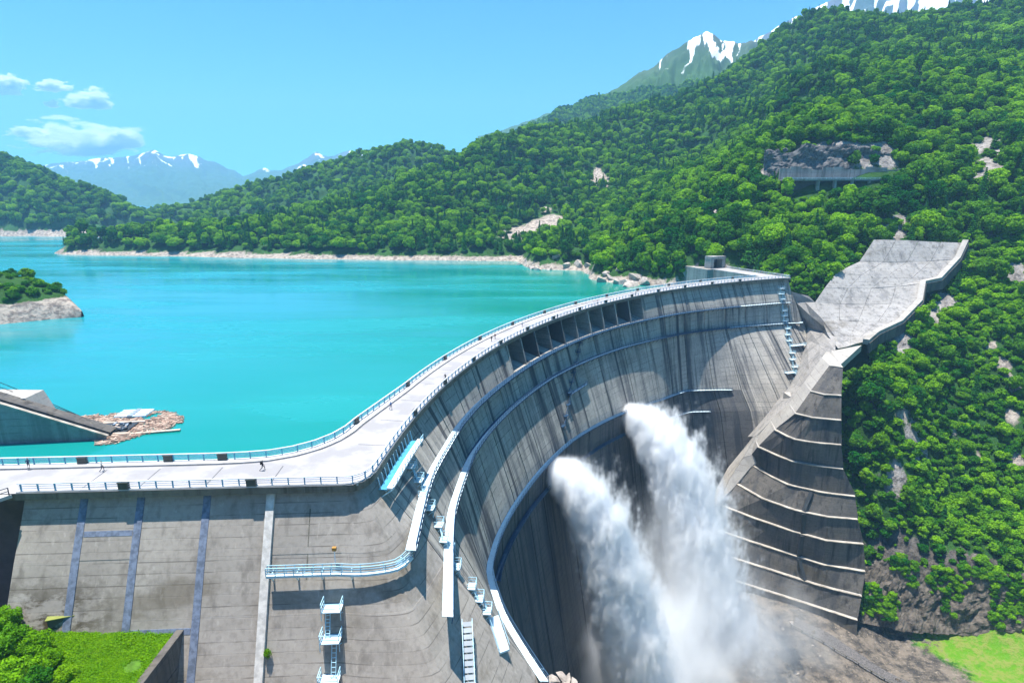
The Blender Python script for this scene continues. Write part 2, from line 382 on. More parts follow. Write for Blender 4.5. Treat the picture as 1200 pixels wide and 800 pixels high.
for L in np.linspace(4, 46, 12): ST.append((far_s + FWD * L, FWN, FAR_PROF))
STP = np.array([s[0] for s in ST]); STN = np.array([s[1] for s in ST])
SL = np.concatenate([[0], np.cumsum(np.linalg.norm(np.diff(STP, axis=0), axis=1))])
DK = np.array([s[2][0] for s in ST]); OK_ = np.array([s[2][1] for s in ST])
def crest(s):
    i = int(np.clip(np.searchsorted(SL, s) - 1, 0, len(SL) - 2)); t = (s - SL[i]) / (SL[i + 1] - SL[i])
    n = STN[i] * (1 - t) + STN[i + 1] * t; n = n / np.linalg.norm(n)
    return STP[i] * (1 - t) + STP[i + 1] * t, n, DK[i] * (1 - t) + DK[i + 1] * t, OK_[i] * (1 - t) + OK_[i + 1] * t
def soft(d, dk, ok):                        # slightly rounded profile
    h = 1.5
    return (np.interp(d - h, dk, ok, left=ok[0] - 0) + 2 * np.interp(d, dk, ok) + np.interp(d + h, dk, ok)) / 4
def face(s, d, o=0.0):
    p, n, dk, ok = crest(s)
    q = p + n * (float(soft(d, dk, ok)) + o)
    return np.array([q[0], q[1], -d])
def edge(s, o, z):                          # a point o metres outward of the crest edge
    p, n, _, _ = crest(s); q = p + n * o
    return np.array([q[0], q[1], z])
S_CORNER, S_ARC0, S_ARC1, S_END = SL[22], SL[N_ARC0], SL[N_ARC1 - 1], SL[-1]
def s_ang(a): return S_ARC0 + (A0 - a) / (A0 - A1) * (S_ARC1 - S_ARC0)
def ang_s(s): return A0 - (s - S_ARC0) / (S_ARC1 - S_ARC0) * (A0 - A1)
def s_wing(x): return SL[0] + (x + 69) / WD[0]
_ss = np.arange(0, S_END, 1.0); _dd = np.arange(0, 70, 0.5)
_G = np.array([[face(s, d) for d in _dd] for s in _ss]); _GP = proj(_G.reshape(-1, 3)).reshape(len(_ss), len(_dd), 3)
def pick(u, v, smin=0, smax=1e9):           # which (s, d) of the downstream face shows at a picture point
    e = (_GP[..., 0] - u) ** 2 + (_GP[..., 1] - v) ** 2
    e = np.where((_ss[:, None] < smin) | (_ss[:, None] > smax), 1e12, e)
    i, j = np.unravel_index(np.argmin(e), e.shape)
    return _ss[i], _dd[j]

# upstream edge of the road
UP = [wing_pt(-115) + [0, 9.6], wing_pt(-69) + [0, 9.6], wing_pt(-46) + [0, 9.7]]
UP += [np.array(p) for p in ((-41.5, 86.9), (-38.2, 87.6), (-35.2, 89.1), (-32.6, 91.3), (-30.6, 94.2), (-29.3, 97.6), (-28.6, 101.5))]
UP += [arc_pt(a, R + 8.2) for a in np.linspace(168.2, 112.6, 70)]
UP += [far_s + FWD * L - FWN * 11 for L in (10, 46)]
UP = np.array(UP)
UPL = np.concatenate([[0], np.cumsum(np.linalg.norm(np.diff(UP, axis=0), axis=1))])
def upt(l, o=0.0, z=0.0):                   # o metres in towards the road
    i = int(np.clip(np.searchsorted(UPL, l) - 1, 0, len(UPL) - 2)); t = (l - UPL[i]) / (UPL[i + 1] - UPL[i])
    def nrm(k):
        d = UP[min(k + 1, len(UP) - 1)] - UP[max(k - 1, 0)]; d = d / np.linalg.norm(d); return np.array([d[1], -d[0]])
    n = nrm(i) * (1 - t) + nrm(i + 1) * t; n /= np.linalg.norm(n)
    q = UP[i] * (1 - t) + UP[i + 1] * t + n * o
    return np.array([q[0], q[1], z])

dam = empty('arch_dam', (60, 180, -125)); DAM0 = np.array([60, 180, -125.0])
tag(dam, 'huge curved concrete arch dam with a pale road along its crest', 'dam')
def dpart(o):                               # parent a world-space mesh to the dam without moving it
    o.parent = dam; o.location = -Vector(DAM0); return o

def patch(s0, s1, d0f, d1f, o_out, thick, ds=3.0, dd=2.0, gap=0.0):
    ns = max(2, int((s1 - s0) / ds) + 1); V = []
    ss = np.linspace(s0 + gap, s1 - gap, ns)
    dm = max(d1f(s) - d0f(s) for s in ss); nd = max(2, int(dm / dd) + 1)
    for o in (o_out, o_out - thick):
        for s in ss:
            for t in np.linspace(0, 1, nd): V.append(face(s, d0f(s) + (d1f(s) - d0f(s)) * t, o))
    Fc = []; N = ns * nd
    for i in range(ns - 1):
        for j in range(nd - 1):
            a = i * nd + j; Fc.append((a, a + 1, a + nd + 1, a + nd))
    rim = [i * nd for i in range(ns)] + [(ns - 1) * nd + j for j in range(1, nd)] + [i * nd + nd - 1 for i in range(ns - 2, -1, -1)] + [j for j in range(nd - 2, 0, -1)]
    for k in range(len(rim)):
        a = rim[k]; b = rim[(k + 1) % len(rim)]; Fc.append((a, b, b + N, a + N))
    return V, Fc
# core behind the blocks
GATE0, GATE1 = s_ang(157.2), s_ang(134.2)
def lv(k):
    def f(s):
        if s < S_ARC0: return (9.0, 16.0, 36.0, 44.0)[k]
        if s > S_ARC1: return levels(A1)[k]
        return levels(ang_s(s))[k]
    return f
for (a_, b_, dtop) in ((0, GATE0, lambda s: 0.6), (GATE0, GATE1, lambda s: lv(0)(s) + 0.4), (GATE1, S_END, lambda s: 0.6)):
    V, Fc = patch(a_, b_, dtop, lambda s: 129, -0.8, 4.0, 0.5 if a_ == 0 else 2.5, 4.0)
    dpart(mesh_obj('wall_core', V, Fc, M['joint'], smooth=True))
NG = 10
jw = [s_wing(x) for x in (-69, -60.6, -52.8, -43.6, -34.6, -24.3)]
jb = np.linspace(S_ARC0 + 0.2, GATE0, 8)
jg = np.linspace(GATE0, GATE1, NG // 2 + 1)
je = np.linspace(GATE1, S_ARC1, 8)
jo = [S_ARC1 + (S_END - S_ARC1) * t for t in (0.25, 0.6, 1.0)]
JO = [*jw[:-1], jw[-1], *jb, *jg[1:], *je[1:], *jo]
top_f = lambda s: 1.0
bands = [(top_f, lv(0)), (lv(0), lv(1)), (lv(1), lv(2)), (lv(2), lv(3)), (lv(3), lambda s: 128)]
for i in range(len(JO) - 1):
    s0, s1 = JO[i], JO[i + 1]; wing = s1 <= jw[-1] + 0.1
    for bi, (a, b) in enumerate(bands):
        if bi == 0 and s0 >= GATE0 - 0.1 and s1 <= GATE1 + 0.1: continue
        g = 0.0 if i in (3, 4, 5) else 0.22
        aa = (lambda s, a=a: a(s) + 0.02) if bi else a
        V, Fc = patch(s0, s1, aa, b, RNG.uniform(-0.03, 0.03), 0.8, 0.3 if i == 5 else 2.4, 2.2, g)
        dpart(mesh_obj('concrete_block', V, Fc, M['wing'] if (wing or i == 5) else (M['shady'] if (bi >= 3 and s_ang(170) < (s0 + s1) / 2 < s_ang(122)) else M['arch']), smooth=False))
# spillway gate bays: piers and a recessed back wall, each bay a part
sg = np.linspace(GATE0, GATE1, NG + 1)
for k in range(NG + 1):
    s = sg[k]; h = 0.38; mb = MB(); z1 = lv(0)(s)
    base = [edge(s - h, -5.4, -z1 - 0.6), edge(s + h, -5.4, -z1 - 0.6), edge(s + h, 2.0, -z1 - 0.6), edge(s - h, 2.0, -z1 - 0.6)]
    top = [edge(s - h, -5.4, -1.02), edge(s + h, -5.4, -1.02), edge(s + h, -0.25, -1.02), edge(s - h, -0.25, -1.02)]
    mb.prism(base, top); dpart(mb.build('gate_pier', M['arch']))
for k in range(NG):
    s0, s1 = sg[k] + 0.39, sg[k + 1] - 0.39; mb = MB(); z1 = lv(0)((s0 + s1) / 2)
    mb.prism([edge(s0, -5.3, -z1 - 0.6), edge(s1, -5.3, -z1 - 0.6), edge(s1, -4.9, -z1 - 0.6), edge(s0, -4.9, -z1 - 0.6)],
             [edge(s0, -5.3, -1.0), edge(s1, -5.3, -1.0), edge(s1, -4.9, -1.0), edge(s0, -4.9, -1.0)])
    dpart(mb.build('bay_wall', M['fascia']))
    mb = MB(); mb.prism([edge(s0, -4.88, -z1 - 0.6), edge(s1, -4.88, -z1 - 0.6), edge(s1, 1.6, -z1 - 0.6), edge(s0, 1.6, -z1 - 0.6)],
                        [edge(s0, -4.88, -z1 + 1.6), edge(s1, -4.88, -z1 + 1.6), edge(s1, 1.6, -z1 - 0.1), edge(s0, 1.6, -z1 - 0.1)])
    dpart(mb.build('spill_sill', M['arch']))
# road slab, fascia, upstream wall
dn = [edge(s, 0, 0) for s in np.arange(0.0, S_END, 1.6)]
dn = [np.array([*wing_pt(-115), 0])] + dn
un = [upt(l) for l in np.linspace(0.0, UPL[-1], 190)]
ring = [(*p[:2], 0.0) for p in dn] + [(*p[:2], 0.0) for p in un[::-1]]
n = len(ring)
dpart(mesh_obj('crest_road', ring, [tuple(range(n))], M['road']))
V = []; Fc = []
for p in dn: V += [(p[0], p[1], -0.004), (p[0], p[1], -1.05)]
for i in range(len(dn) - 1): Fc.append((2 * i, 2 * i + 1, 2 * i + 3, 2 * i + 2))
b0 = len(V)
for i, s in enumerate([0.0] + list(np.arange(0.0, S_END, 1.6))):
    q = edge(s, -2.6, -1.05) if i else np.array([-115, dn[0][1] + 2.6, -1.05])
    V.append(tuple(q))
for i in range(len(dn) - 1): Fc.append((2 * i + 1, b0 + i, b0 + i + 1, 2 * i + 3))
dpart(mesh_obj('fascia', V, Fc, M['fascia']))
V = []; Fc = []
for p in un: V += [(p[0], p[1], -0.004), (p[0], p[1], -16)]
for i in range(len(un) - 1): Fc.append((2 * i, 2 * i + 2, 2 * i + 3, 2 * i + 1))
dpart(mesh_obj('upstream_wall', V, Fc, M['slab']))
# raised footway along the lake side, kerb along the downstream side
def strip(fa, fb, ls, z0, z1):
    V = []; Fc = []
    for l in ls:
        a = fa(l); b = fb(l); V += [(a[0], a[1], z0), (a[0], a[1], z1), (b[0], b[1], z1), (b[0], b[1], z0)]
    for i in range(len(ls) - 1):
        for k in range(3): Fc.append((4 * i + k, 4 * i + k + 1, 4 * i + k + 5, 4 * i + k + 4))
    m_ = 4 * (len(ls) - 1); Fc += [(0, 3, 2, 1), (m_, m_ + 1, m_ + 2, m_ + 3)]
    return V, Fc
V, Fc = strip(lambda l: upt(l, 0.06), lambda l: upt(l, 1.7), np.linspace(0.5, UPL[-1] - 40, 200), -0.3, 0.16)
dpart(mesh_obj('footway', V, Fc, M['kerb']))
V, Fc = strip(lambda l: upt(l, 1.72), lambda l: upt(l, 2.0), np.linspace(0.5, UPL[-1] - 40, 200), -0.3, 0.012)
dpart(mesh_obj('gutter', V, Fc, M['joint']))
V, Fc = strip(lambda s: edge(s, -0.06, 0), lambda s: edge(s, -0.75, 0), np.arange(0.2, S_ARC1 + 6, 1.8), -0.3, 0.18)
dpart(mesh_obj('kerb', V, Fc, M['kerb']))
# sealed joint strips and the pale chute on the wing face
def face_strip(sa, w, d0, d1, out, thick, name, mat):
    V, Fc = patch(sa - w / 2, sa + w / 2, lambda s: d0, lambda s: d1, out, thick, w, 2.0, 0)
    return dpart(mesh_obj(name, V, Fc, mat))
for x in (-60.6, -52.8, -43.6): face_strip(s_wing(x), 1.05, 1.0, 40, 0.10, 0.16, 'joint_cover', M['strip'])
V, Fc = patch(s_wing(-60.0), s_wing(-53.4), lambda s: 5.6, lambda s: 6.25, 0.06, 0.12, 3, 1, 0); dpart(mesh_obj('joint_cover', V, Fc, M['strip']))
V, Fc = patch(s_wing(-52.2), s_wing(-44.2), lambda s: 17.2, lambda s: 17.9, 0.06, 0.12, 3, 1, 0); dpart(mesh_obj('joint_cover', V, Fc, M['strip']))
face_strip(s_wing(-34.6), 1.15, 1.05, 60, 0.55, 0.9, 'drain_chute', M['chute'])
face_strip(s_wing(-29.0), 0.16, 1.0, 12, 0.03, 0.05, 'rust_streak_pipe', M['fascia'])

# ------------------------------------------------------------------ crest railings
def railing(name, label, pt, ls, h, rails, postw, spacing, box_ls, flip):
    base = pt(ls[0]); root = empty(name, base); tag(root, label, 'railing')
    B = np.array(base)
    def child(o): o.parent = root; o.location = -Vector(B); return o
    for k, (zz, w, hh, mk) in enumerate(rails):
        mb = MB(); mb.sweep([pt(l) + [0, 0, zz] for l in ls], w, hh); child(mb.build('top_rail' if k == 0 else 'lower_rail', M[mk]))
    mb = MB(); mb.box((0, 0, h / 2), (1, 0, 0), (0, 1, 0), (0, 0, 1), postw / 2, postw * 0.8, h / 2)
    src = None
    for l in np.arange(ls[0] + 0.4, ls[-1], spacing):
        p = pt(l); q = pt(l + 0.3) - p
        if src is None: src = mb.build('post', M['blue2'], root); o = src
        else: o = copy_obj(src, root)
        o.location = Vector(p - B); o.rotation_euler = (0, 0, math.atan2(q[1], q[0]))
    mb = MB(); mb.box((0, 0, 0.48), (1, 0, 0), (0, 1, 0), (0, 0, 1), 0.66, 0.30, 0.48); mb.box((0, 0, 1.0), (1, 0, 0), (0, 1, 0), (0, 0, 1), 0.72, 0.36, 0.05)
    src = None
    for l in box_ls:
        p = pt(l); q = pt(l + 0.3) - p
        if src is None: src = mb.build('light_box', M['box'], root); o = src
        else: o = copy_obj(src, root)
        o.location = Vector(p - B); o.rotation_euler = (0, 0, math.atan2(q[1], q[0]))
    return root
dls = np.arange(0.4, S_ARC1 + 4, 1.9)
wb = [s_wing(x) for x in (-54.4, -36.9)]
railing('crest_railing', 'long white and blue railing along the downstream edge of the dam crest road', lambda s: edge(s, -0.32, 0.18), dls, 1.12,
        [(1.08, 0.16, 0.13, 'white'), (0.72, 0.05, 0.06, 'white'), (0.38, 0.05, 0.06, 'white')], 0.13, 2.28, wb + list(np.linspace(s_ang(171.5), s_ang(118), 13)), 1)
uls = np.linspace(30.0, UPL[-1] - 44, 190)
railing('lakeside_railing', 'long pale blue railing on the lake side of the dam crest footway', lambda l: upt(l, 0.4, 0.16), uls, 1.15,
        [(1.12, 0.20, 0.12, 'white'), (0.86, 0.06, 0.10, 'blue'), (0.62, 0.06, 0.10, 'blue'), (0.38, 0.06, 0.10, 'blue')], 0.12, 2.3,
        [float(np.interp(x, UP[:3, 0], UPL[:3])) for x in (-66.0, -53.2)] + [70.0] + list(np.linspace(95, UPL[-1] - 60, 12)), 0)
fls = [far_s + FWD * L - FWN * 0.4 for L in np.linspace(0, 44, 10)]
mb = MB(); r = empty('far_wing_railing', (*fls[0], 0)); tag(r, 'white railing on the road leading from the far dam end to the tunnel', 'railing')
B = np.array([*fls[0], 0])
for zz in (1.1, 0.6): mb.sweep([(*(p - fls[0]), zz) for p in fls], 0.16, 0.14)
mb.build('top_rail', M['white'], r); mb = MB()
for L in np.arange(0, 44, 2.4): q = FWD * L; mb.bar((q[0], q[1], 0), (q[0], q[1], 1.1), 0.1)
mb.build('posts_row', M['blue2'], r)

# ------------------------------------------------------------------ catwalks on the downstream face
FACE0 = face
def catwalk(label, sa, sb, dep, out=None, white_to=None, step=3.0, width=CW, rail_h=1.1, brackets=True, rails=(1.1, 0.55), grating_from=None, inner=0.04, post=1.7, pale=lambda s: True, tail=False):
    ss = np.concatenate([np.arange(sa, min(sb, S_CORNER), step), np.arange(max(sa, S_CORNER), min(sb, S_ARC0), 0.45), np.arange(max(sa, S_ARC0), sb + 0.01, step)]) if not tail else np.arange(sa, sb + 0.01, step)
    def face(s, d, o=0.0, f0=FACE0):
        if tail and s < S_ARC0:
            p = f0(S_ARC0, d, o); q = p - f0(S_ARC0 + 3.0, d, o); q[2] = 0; return p + q / np.linalg.norm(q) * (S_ARC0 - s)
        return f0(s, d, o)
    B = face(ss[0], dep(ss[0])); root = empty('catwalk', B); tag(root, label, 'catwalk', None)
    def c(o): o.parent = root; o.location = -Vector(B); return o
    for i in range(len(ss) - 1):
        a, b = ss[i], ss[i + 1]; q = []
        for s, o in ((a, inner), (b, inner), (b, width), (a, width)):
            p = face(s, dep(s), o); q.append(p)
        for p in q: p[2] = (-dep(a) - dep(b)) / 2 if False else p[2]
        g = (q[1] - q[0]) * 0.004
        q = [q[0] + g, q[1] - g, q[2] - g, q[3] + g]
        mb = MB(); mb.prism([p - [0, 0, 0.12] for p in q], q)
        mt = M['deckp'] if pale(a) else M['shadedeck']  # middle plates get the colour with shadow painted in
        c(mb.build('deck_plate', mt))
    mb = MB()
    for zz in rails: mb.sweep([face(s, dep(s), width - 0.08) + [0, 0, zz] for s in ss], 0.11, 0.11)
    for s in np.arange(min(ss), max(ss), post):
        p = face(s, dep(s), width - 0.08); mb.bar(p, p + [0, 0, rail_h], 0.10)
        if inner > 0.5: p = face(s, dep(s), inner + 0.05); mb.bar(p, p + [0, 0, rail_h], 0.10)
    if inner > 0.5:
        for zz in rails: mb.sweep([face(s, dep(s), inner + 0.05) + [0, 0, zz] for s in ss], 0.09, 0.09)
    c(mb.build('handrail', M['blue'] if pale(0.5 * (sa + sb)) else M['shadedeck']))
    if brackets:
        mb = MB()
        for s in np.arange(min(ss) + 0.5, max(ss), 3.4):
            p = face(s, dep(s), width - 0.15) - [0, 0, 0.14]; q = face(s, dep(s) + 1.5, 0.0); mb.bar(p, q, 0.12)
            mb.bar(face(s, dep(s), 0.0) - [0, 0, 0.2], p, 0.12)
        mb.sweep([face(s, dep(s), width - 0.02) - [0, 0, 0.1] for s in ss], 0.08, 0.3)
        c(mb.build('bracket_frame', M['blue'] if pale(0.5 * (sa + sb)) else M['shadedeck']))
    return root
def s_start(d, u, v, o):                    # how far the straight tail of a catwalk runs past the arch end
    p = face(S_ARC0, d, o); q = p - face(S_ARC0 + 3.0, d, o); q[2] = 0; q /= np.linalg.norm(q)
    L = np.arange(-30, 18, 0.25); e = proj(np.array([p + q * l if l > 0 else face(S_ARC0 - l, d, o) for l in L])); k = int(np.argmin(np.hypot(e[:, 1] - v, e[:, 0] - u))); return S_ARC0 - float(L[k])
catwalk('uppermost pale blue catwalk curving along the dam face under the spillway gates', s_start(9, 497, 647, 1.0), S_ARC1 + 2.0, lv(0), width=1.7, tail=True, pale=lambda s: s < s_ang(168.5) or s > s_ang(119))
catwalk('second pale blue catwalk from the crest, curving along the dam face', s_start(16, 540, 722, 1.0), S_ARC1 + 9.0, lv(1), width=1.7, tail=True, pale=lambda s: s < s_ang(169.5) or s > s_ang(121))
catwalk('third catwalk from the crest, curving along the dam face just above the water jets', s_start(36, 645, 795, 1.0), s_ang(122), lv(2), width=1.5, tail=True, pale=lambda s: s < s_ang(171.5) or s > s_ang(130))
catwalk('lowest catwalk on the dam face, passing behind the two water jets', s_ang(168), s_ang(125), lv(3), width=1.3, pale=lambda s: s > s_ang(132))
# walkway of the near wing wall, turning round the corner
catwalk('white steel walkway with railings crossing the near wing wall face', s_wing(-34.0), S_CORNER + (S_ARC0 - S_CORNER) * 0.62, lambda s: 10.6, width=2.0, step=1.9, rails=(1.2, 0.8, 0.4), rail_h=1.2, brackets=True, inner=1.15, post=1.25)
# grating stair continuing the second catwalk downwards at its near end
def stair_run(label, pts, w, mat, name='inspection_stair'):
    B = np.array(pts[0]); root = empty(name, B); tag(root, label, 'stair')
    d = np.array(pts[-1]) - B; L = np.linalg.norm(d); d /= L; x = np.cross(d, (0, 0, 1)); x /= np.linalg.norm(x); z = np.cross(x, d)
    nst = int(L / 0.9)
    for sgn, nm in ((-1, 'stringer'), (1, 'stringer')):
        mb = MB(); mb.bar(x * sgn * w / 2, d * L + x * sgn * w / 2, 0.1, 0.26); mb.bar(x * sgn * w / 2 + z * 1.0, d * L + x * sgn * w / 2 + z * 1.0, 0.07)
        for k in range(int(L / 1.8)): mb.bar(x * sgn * w / 2 + d * (k * 1.8 + 0.3), x * sgn * w / 2 + d * (k * 1.8 + 0.3) + z * 1.0, 0.06)
        mb.build(nm, M['blue'], root)
    mb = MB()
    for k in range(nst): mb.box(d * (k + 0.5) * L / nst, x, d, z, w / 2 - 0.06, 0.34, 0.05)
    mb.build('treads', mat, root)
    return root
sa, da = pick(537, 726, 20, S_ARC0 + 40); sb_, db = pick(546, 812, 20, S_ARC0 + 40)
stair_run('grey grating stair running down from the near end of the second catwalk', [face(sa, da, 1.0), face(sb_, db, 1.0)], 1.5, M['grate'])

# zigzag inspection stairs: landings joined by ladders
def landings(label, px, smin, smax, w=1.9, dep=1.3, rail=1.0, mats=('deckp', 'blue')):
    pts = []
    for (u, v) in px:
        s, d = pick(u, v, smin, smax); pts.append((s, d))
    B = face(*pts[0]); root = empty('zigzag_stair', B); tag(root, label, 'stair')
    for k, (s, d) in enumerate(pts):
        p = face(s, d, dep / 2 + 0.05) - B; n = crest(s)[1]; nn = np.array([n[0], n[1], 0]); t = np.array([-n[1], n[0], 0])
        mb = MB(); mb.box(p, t, nn, (0, 0, 1), w / 2, dep / 2, 0.07)
        lo = mb.build('landing', M[mats[0]], root)
        mb = MB()
        for zz in (rail, rail / 2):
            a = p + t * w / 2 + [0, 0, zz]; b = p - t * w / 2 + [0, 0, zz]
            mb.bar(a + nn * dep / 2, b + nn * dep / 2, 0.08); mb.bar(a - nn * dep / 2, a + nn * dep / 2, 0.08); mb.bar(b - nn * dep / 2, b + nn * dep / 2, 0.08)
        for su in (-1, 1):
            for sv in (-1, 1): q = p + t * su * w / 2 + nn * sv * dep / 2; mb.bar(q - [0, 0, 1.2 if sv > 0 else 0], q + [0, 0, rail], 0.08)
            mb.bar(p + t * su * w / 2 + nn * dep / 2 - [0, 0, 0.05], p + t * su * w / 2 - nn * dep / 2 - [0, 0, 1.3], 0.09)
        mb.build('landing_rail', M[mats[1]], lo)
        if k + 1 < len(pts):
            s2, d2 = pts[k + 1]; q = face(s2, d2, dep / 2 + 0.05) - B; mb = MB()
            sg_ = 1 if k % 2 else -1
            for e in (-0.3, 0.3):
                mb.bar(p + t * (e + sg_ * 0.5) + nn * 0.3, q + t * (e + sg_ * 0.5) - nn * 0.1, 0.09)
            for q_ in np.linspace(0.06, 0.94, 8):
                m0 = (p + nn * 0.3) * (1 - q_) + (q - nn * 0.1) * q_ + t * sg_ * 0.5; mb.bar(m0 - t * 0.3, m0 + t * 0.3, 0.07)
            mb.build('flight', M[mats[1]], root)
    return root
nearA = (S_ARC0 - 5, S_ARC0 + 60)
landings('pale blue zigzag stair between the crest gantry and the uppermost catwalk', [(479, 545), (486, 560), (493, 577), (499, 594)], *nearA)
landings('pale blue zigzag stair between the two upper catwalks near the wing corner', [(509, 616), (516, 631), (524, 646), (529, 662)], *nearA)
landings('pale blue zigzag stair below the second catwalk near the wing corner', [(549, 688), (558, 702), (567, 716)], *nearA)
landings('pale blue zigzag stair leading down beside the third catwalk', [(588, 744), (598, 756), (608, 767), (618, 780), (627, 793)], *nearA)
farA = (s_ang(122), S_ARC1 + 8)
landings('pale blue zigzag stair on the far dam face from the crest down past two catwalks', [(914, 337), (914.5, 344), (915, 350), (917, 363), (917.5, 369), (918.5, 375), (921, 385), (922, 391), (923, 398), (926, 413), (927.5, 421), (929, 429), (931, 437), (932, 445)], *farA, w=3.0, dep=1.6)
wl = (s_wing(-34), S_CORNER)
landings('white zigzag stair tower hanging below the wing wall walkway', [(404, 707), (402, 745), (398, 788), (394, 835)], *wl, w=2.6, dep=1.9, rail=1.3)
# longer platforms
def balcony(label, u0, u1, v, smin, smax, dep=1.6, name='balcony', thick=0.2, rail=1.0, mats=('deckp', 'blue')):
    s0, d0 = pick(u0, v, smin, smax); s1, d1 = pick(u1, v, smin, smax); d = (d0 + d1) / 2
    B = face(s0, d); root = empty(name, B); tag(root, label, 'balcony')
    q = [face(s0, d, 0.05), face(s1, d, 0.05), face(s1, d, dep), face(s0, d, dep)]
    mb = MB(); mb.prism([p - B - [0, 0, thick] for p in q], [p - B for p in q]); mb.build('deck', M[mats[0]], root)
    mb = MB(); pts = [p - B for p in q]
    for zz in (rail, rail / 2):
        for a, b in ((0, 3), (3, 2), (2, 1)): mb.bar(pts[a] + [0, 0, zz], pts[b] + [0, 0, zz], 0.09)
    for t in np.linspace(0, 1, 6): p = pts[3] * (1 - t) + pts[2] * t; mb.bar(p - [0, 0, 0.5], p + [0, 0, rail], 0.09)
    mb.build('rail', M[mats[1]], root)
balcony('small pale blue balcony beside the far stair under the second catwalk', 924, 942, 403, *farA, dep=2.2)
balcony('small pale blue balcony beside the lower end of the far stair', 919, 930, 436, *farA, dep=2.2)
# sloping white platform low on the near arch face
s0, d0 = pick(573, 722, *nearA); s1, d1 = pick(583, 762, *nearA)
B = face(s0, d0); root = empty('service_platform', B); tag(root, 'white sloping service platform below the second catwalk near the wing corner', 'platform')
pA = face(s0, d0, 0.9) - B; pB = face(s1, d1, 0.9) - B; tv = pB - pA; tv /= np.linalg.norm(tv); xv = np.cross(tv, (0, 0, 1)); xv /= np.linalg.norm(xv)
q = [pA - xv * 0.9, pA + xv * 0.9, pB + xv * 0.9, pB - xv * 0.9]
mb = MB(); mb.prism([p - [0, 0, 0.3] for p in q], q); mb.build('deck', M['deckp'], root)
mb = MB()
for a, b in ((0, 3), (1, 2)): mb.bar(q[a] + [0, 0, 0.9], q[b] + [0, 0, 0.9], 0.08); mb.bar(q[a], q[a] + [0, 0, 0.9], 0.08); mb.bar(q[b], q[b] + [0, 0, 0.9], 0.08)
mb.build('rail', M['blue'], root)
# inspection gantry slung under the crest at the near corner
sA, sB = S_ARC0 - 1.5, S_ARC0 + 17
B = edge(sA, 0.4, -3); root = empty('crest_gantry', B); tag(root, 'long pale blue gantry slung under the crest edge at the wing corner', 'gantry')
def lo(s, o, z): return edge(s, o, z) - B
seg = np.linspace(sA, sB, 9)
mb = MB(); mb.sweep([lo(s, 2.1, -2.6) for s in seg], 1.0, 0.3); mb.build('deck', M['white'], root)
mb = MB(); mb.sweep([lo(s, 0.9, -2.9) for s in seg], 1.3, 0.12); mb.build('inner_deck', M['blue2'], root)
mb = MB()
for z in (-1.6, -2.1): mb.sweep([lo(s, 2.6, z) for s in seg], 0.1, 0.1)
for s in np.linspace(sA, sB, 12): mb.bar(lo(s, 2.6, -2.7), lo(s, 2.6, -1.5), 0.09); mb.bar(lo(s, 0.0, -4.6), lo(s, 2.4, -2.8), 0.14); mb.bar(lo(s, 0.2, -1.0), lo(s, 0.6, -2.9), 0.12)
mb.build('frame', M['blue'], root)
# orange winch on the wing walkway
s, d = pick(433, 655, *wl); p = face(s, d, 0.5); root = empty('winch_box', p); tag(root, 'small orange winch box on a post above the wing wall walkway', 'winch')
mb = MB(); mb.box((0, 0, 1.6), (1, 0, 0), (0, 1, 0), (0, 0, 1), 0.28, 0.22, 0.26); mb.build('housing', M['rust'], root)
mb = MB(); mb.bar((0, 0, -1.4), (0, 0, 1.35), 0.1); mb.build('post', M['white'], root)

#PART2
landings('dark ladder way with small landings running down the middle of the dam face', [(678, 402), (676, 412), (674, 424), (671, 436), (669, 447), (666, 460), (664, 473), (661, 486), (659, 498)], s_ang(165), s_ang(135), w=2.2, dep=0.9, mats=('shadedeck', 'shadedeck'))
balcony('narrow balcony across the ladder way in the middle of the dam face', 662, 688, 455, s_ang(165), s_ang(135), dep=1.1, mats=('shadedeck', 'shadedeck'))

# ------------------------------------------------------------------ lake
LZ = -12.0
V = [(-3000, 70, LZ), (400, 70, LZ), (400, 2600, LZ), (-3000, 2600, LZ)]
# the lake ends along the dam: cut by a ring that follows the upstream wall
ring = [(-3000, 95.0, LZ), (-116, 95.0, LZ)] + [(float(p[0]), float(p[1]), LZ) for p in [upt(l, 0.5) for l in np.linspace(0.5, UPL[-1] - 1, 120)]] + [(160, 420, LZ), (160, 2600, LZ), (-3000, 2600, LZ)]
ring[1] = (float(upt(0)[0]) - 1, 84.0, LZ); ring[0] = (-3000, 84.0, LZ)
lake = mesh_obj('lake', ring, [tuple(range(len(ring)))], M['water']); tag(lake, 'turquoise reservoir lake behind the dam', 'lake', kind='structure')

# ------------------------------------------------------------------ mountainside of the far bank: a height field through surveyed points
CP = []
def c(u, v, D): CP.append(at(u, v, D))
def cz(x, y, z): CP.append(np.array([x, y, z], float))
shore = [(95, 298.5), (150, 299), (200, 300), (300, 302), (400, 304), (500, 305), (570, 306), (606, 306), (625, 315), (660, 317), (685, 317), (702, 329), (738, 331)]
for (u, v) in shore:
    p = up(u, v, LZ); CP.append(p); dv = np.array([p[0], p[1], 0]); dv /= np.linalg.norm(dv)
    CP.append(p + dv * 12 + [0, 0, 7.0]); CP.append(p - dv * 25 + [0, 0, -10]); CP.append(p + dv * 30 + [0, 0, 17])
for (u, v, D, z) in [(45, 300, 545, -24), (0, 297, 560, -30), (-60, 297, 560, -34), (55, 292, 610, -24), (80, 290, 680, -26), (20, 290, 640, -34), (-80, 290, 680, -36), (120, 286, 720, -24)]: p = at(u, v, D); CP.append(np.array([p[0], p[1], z]))
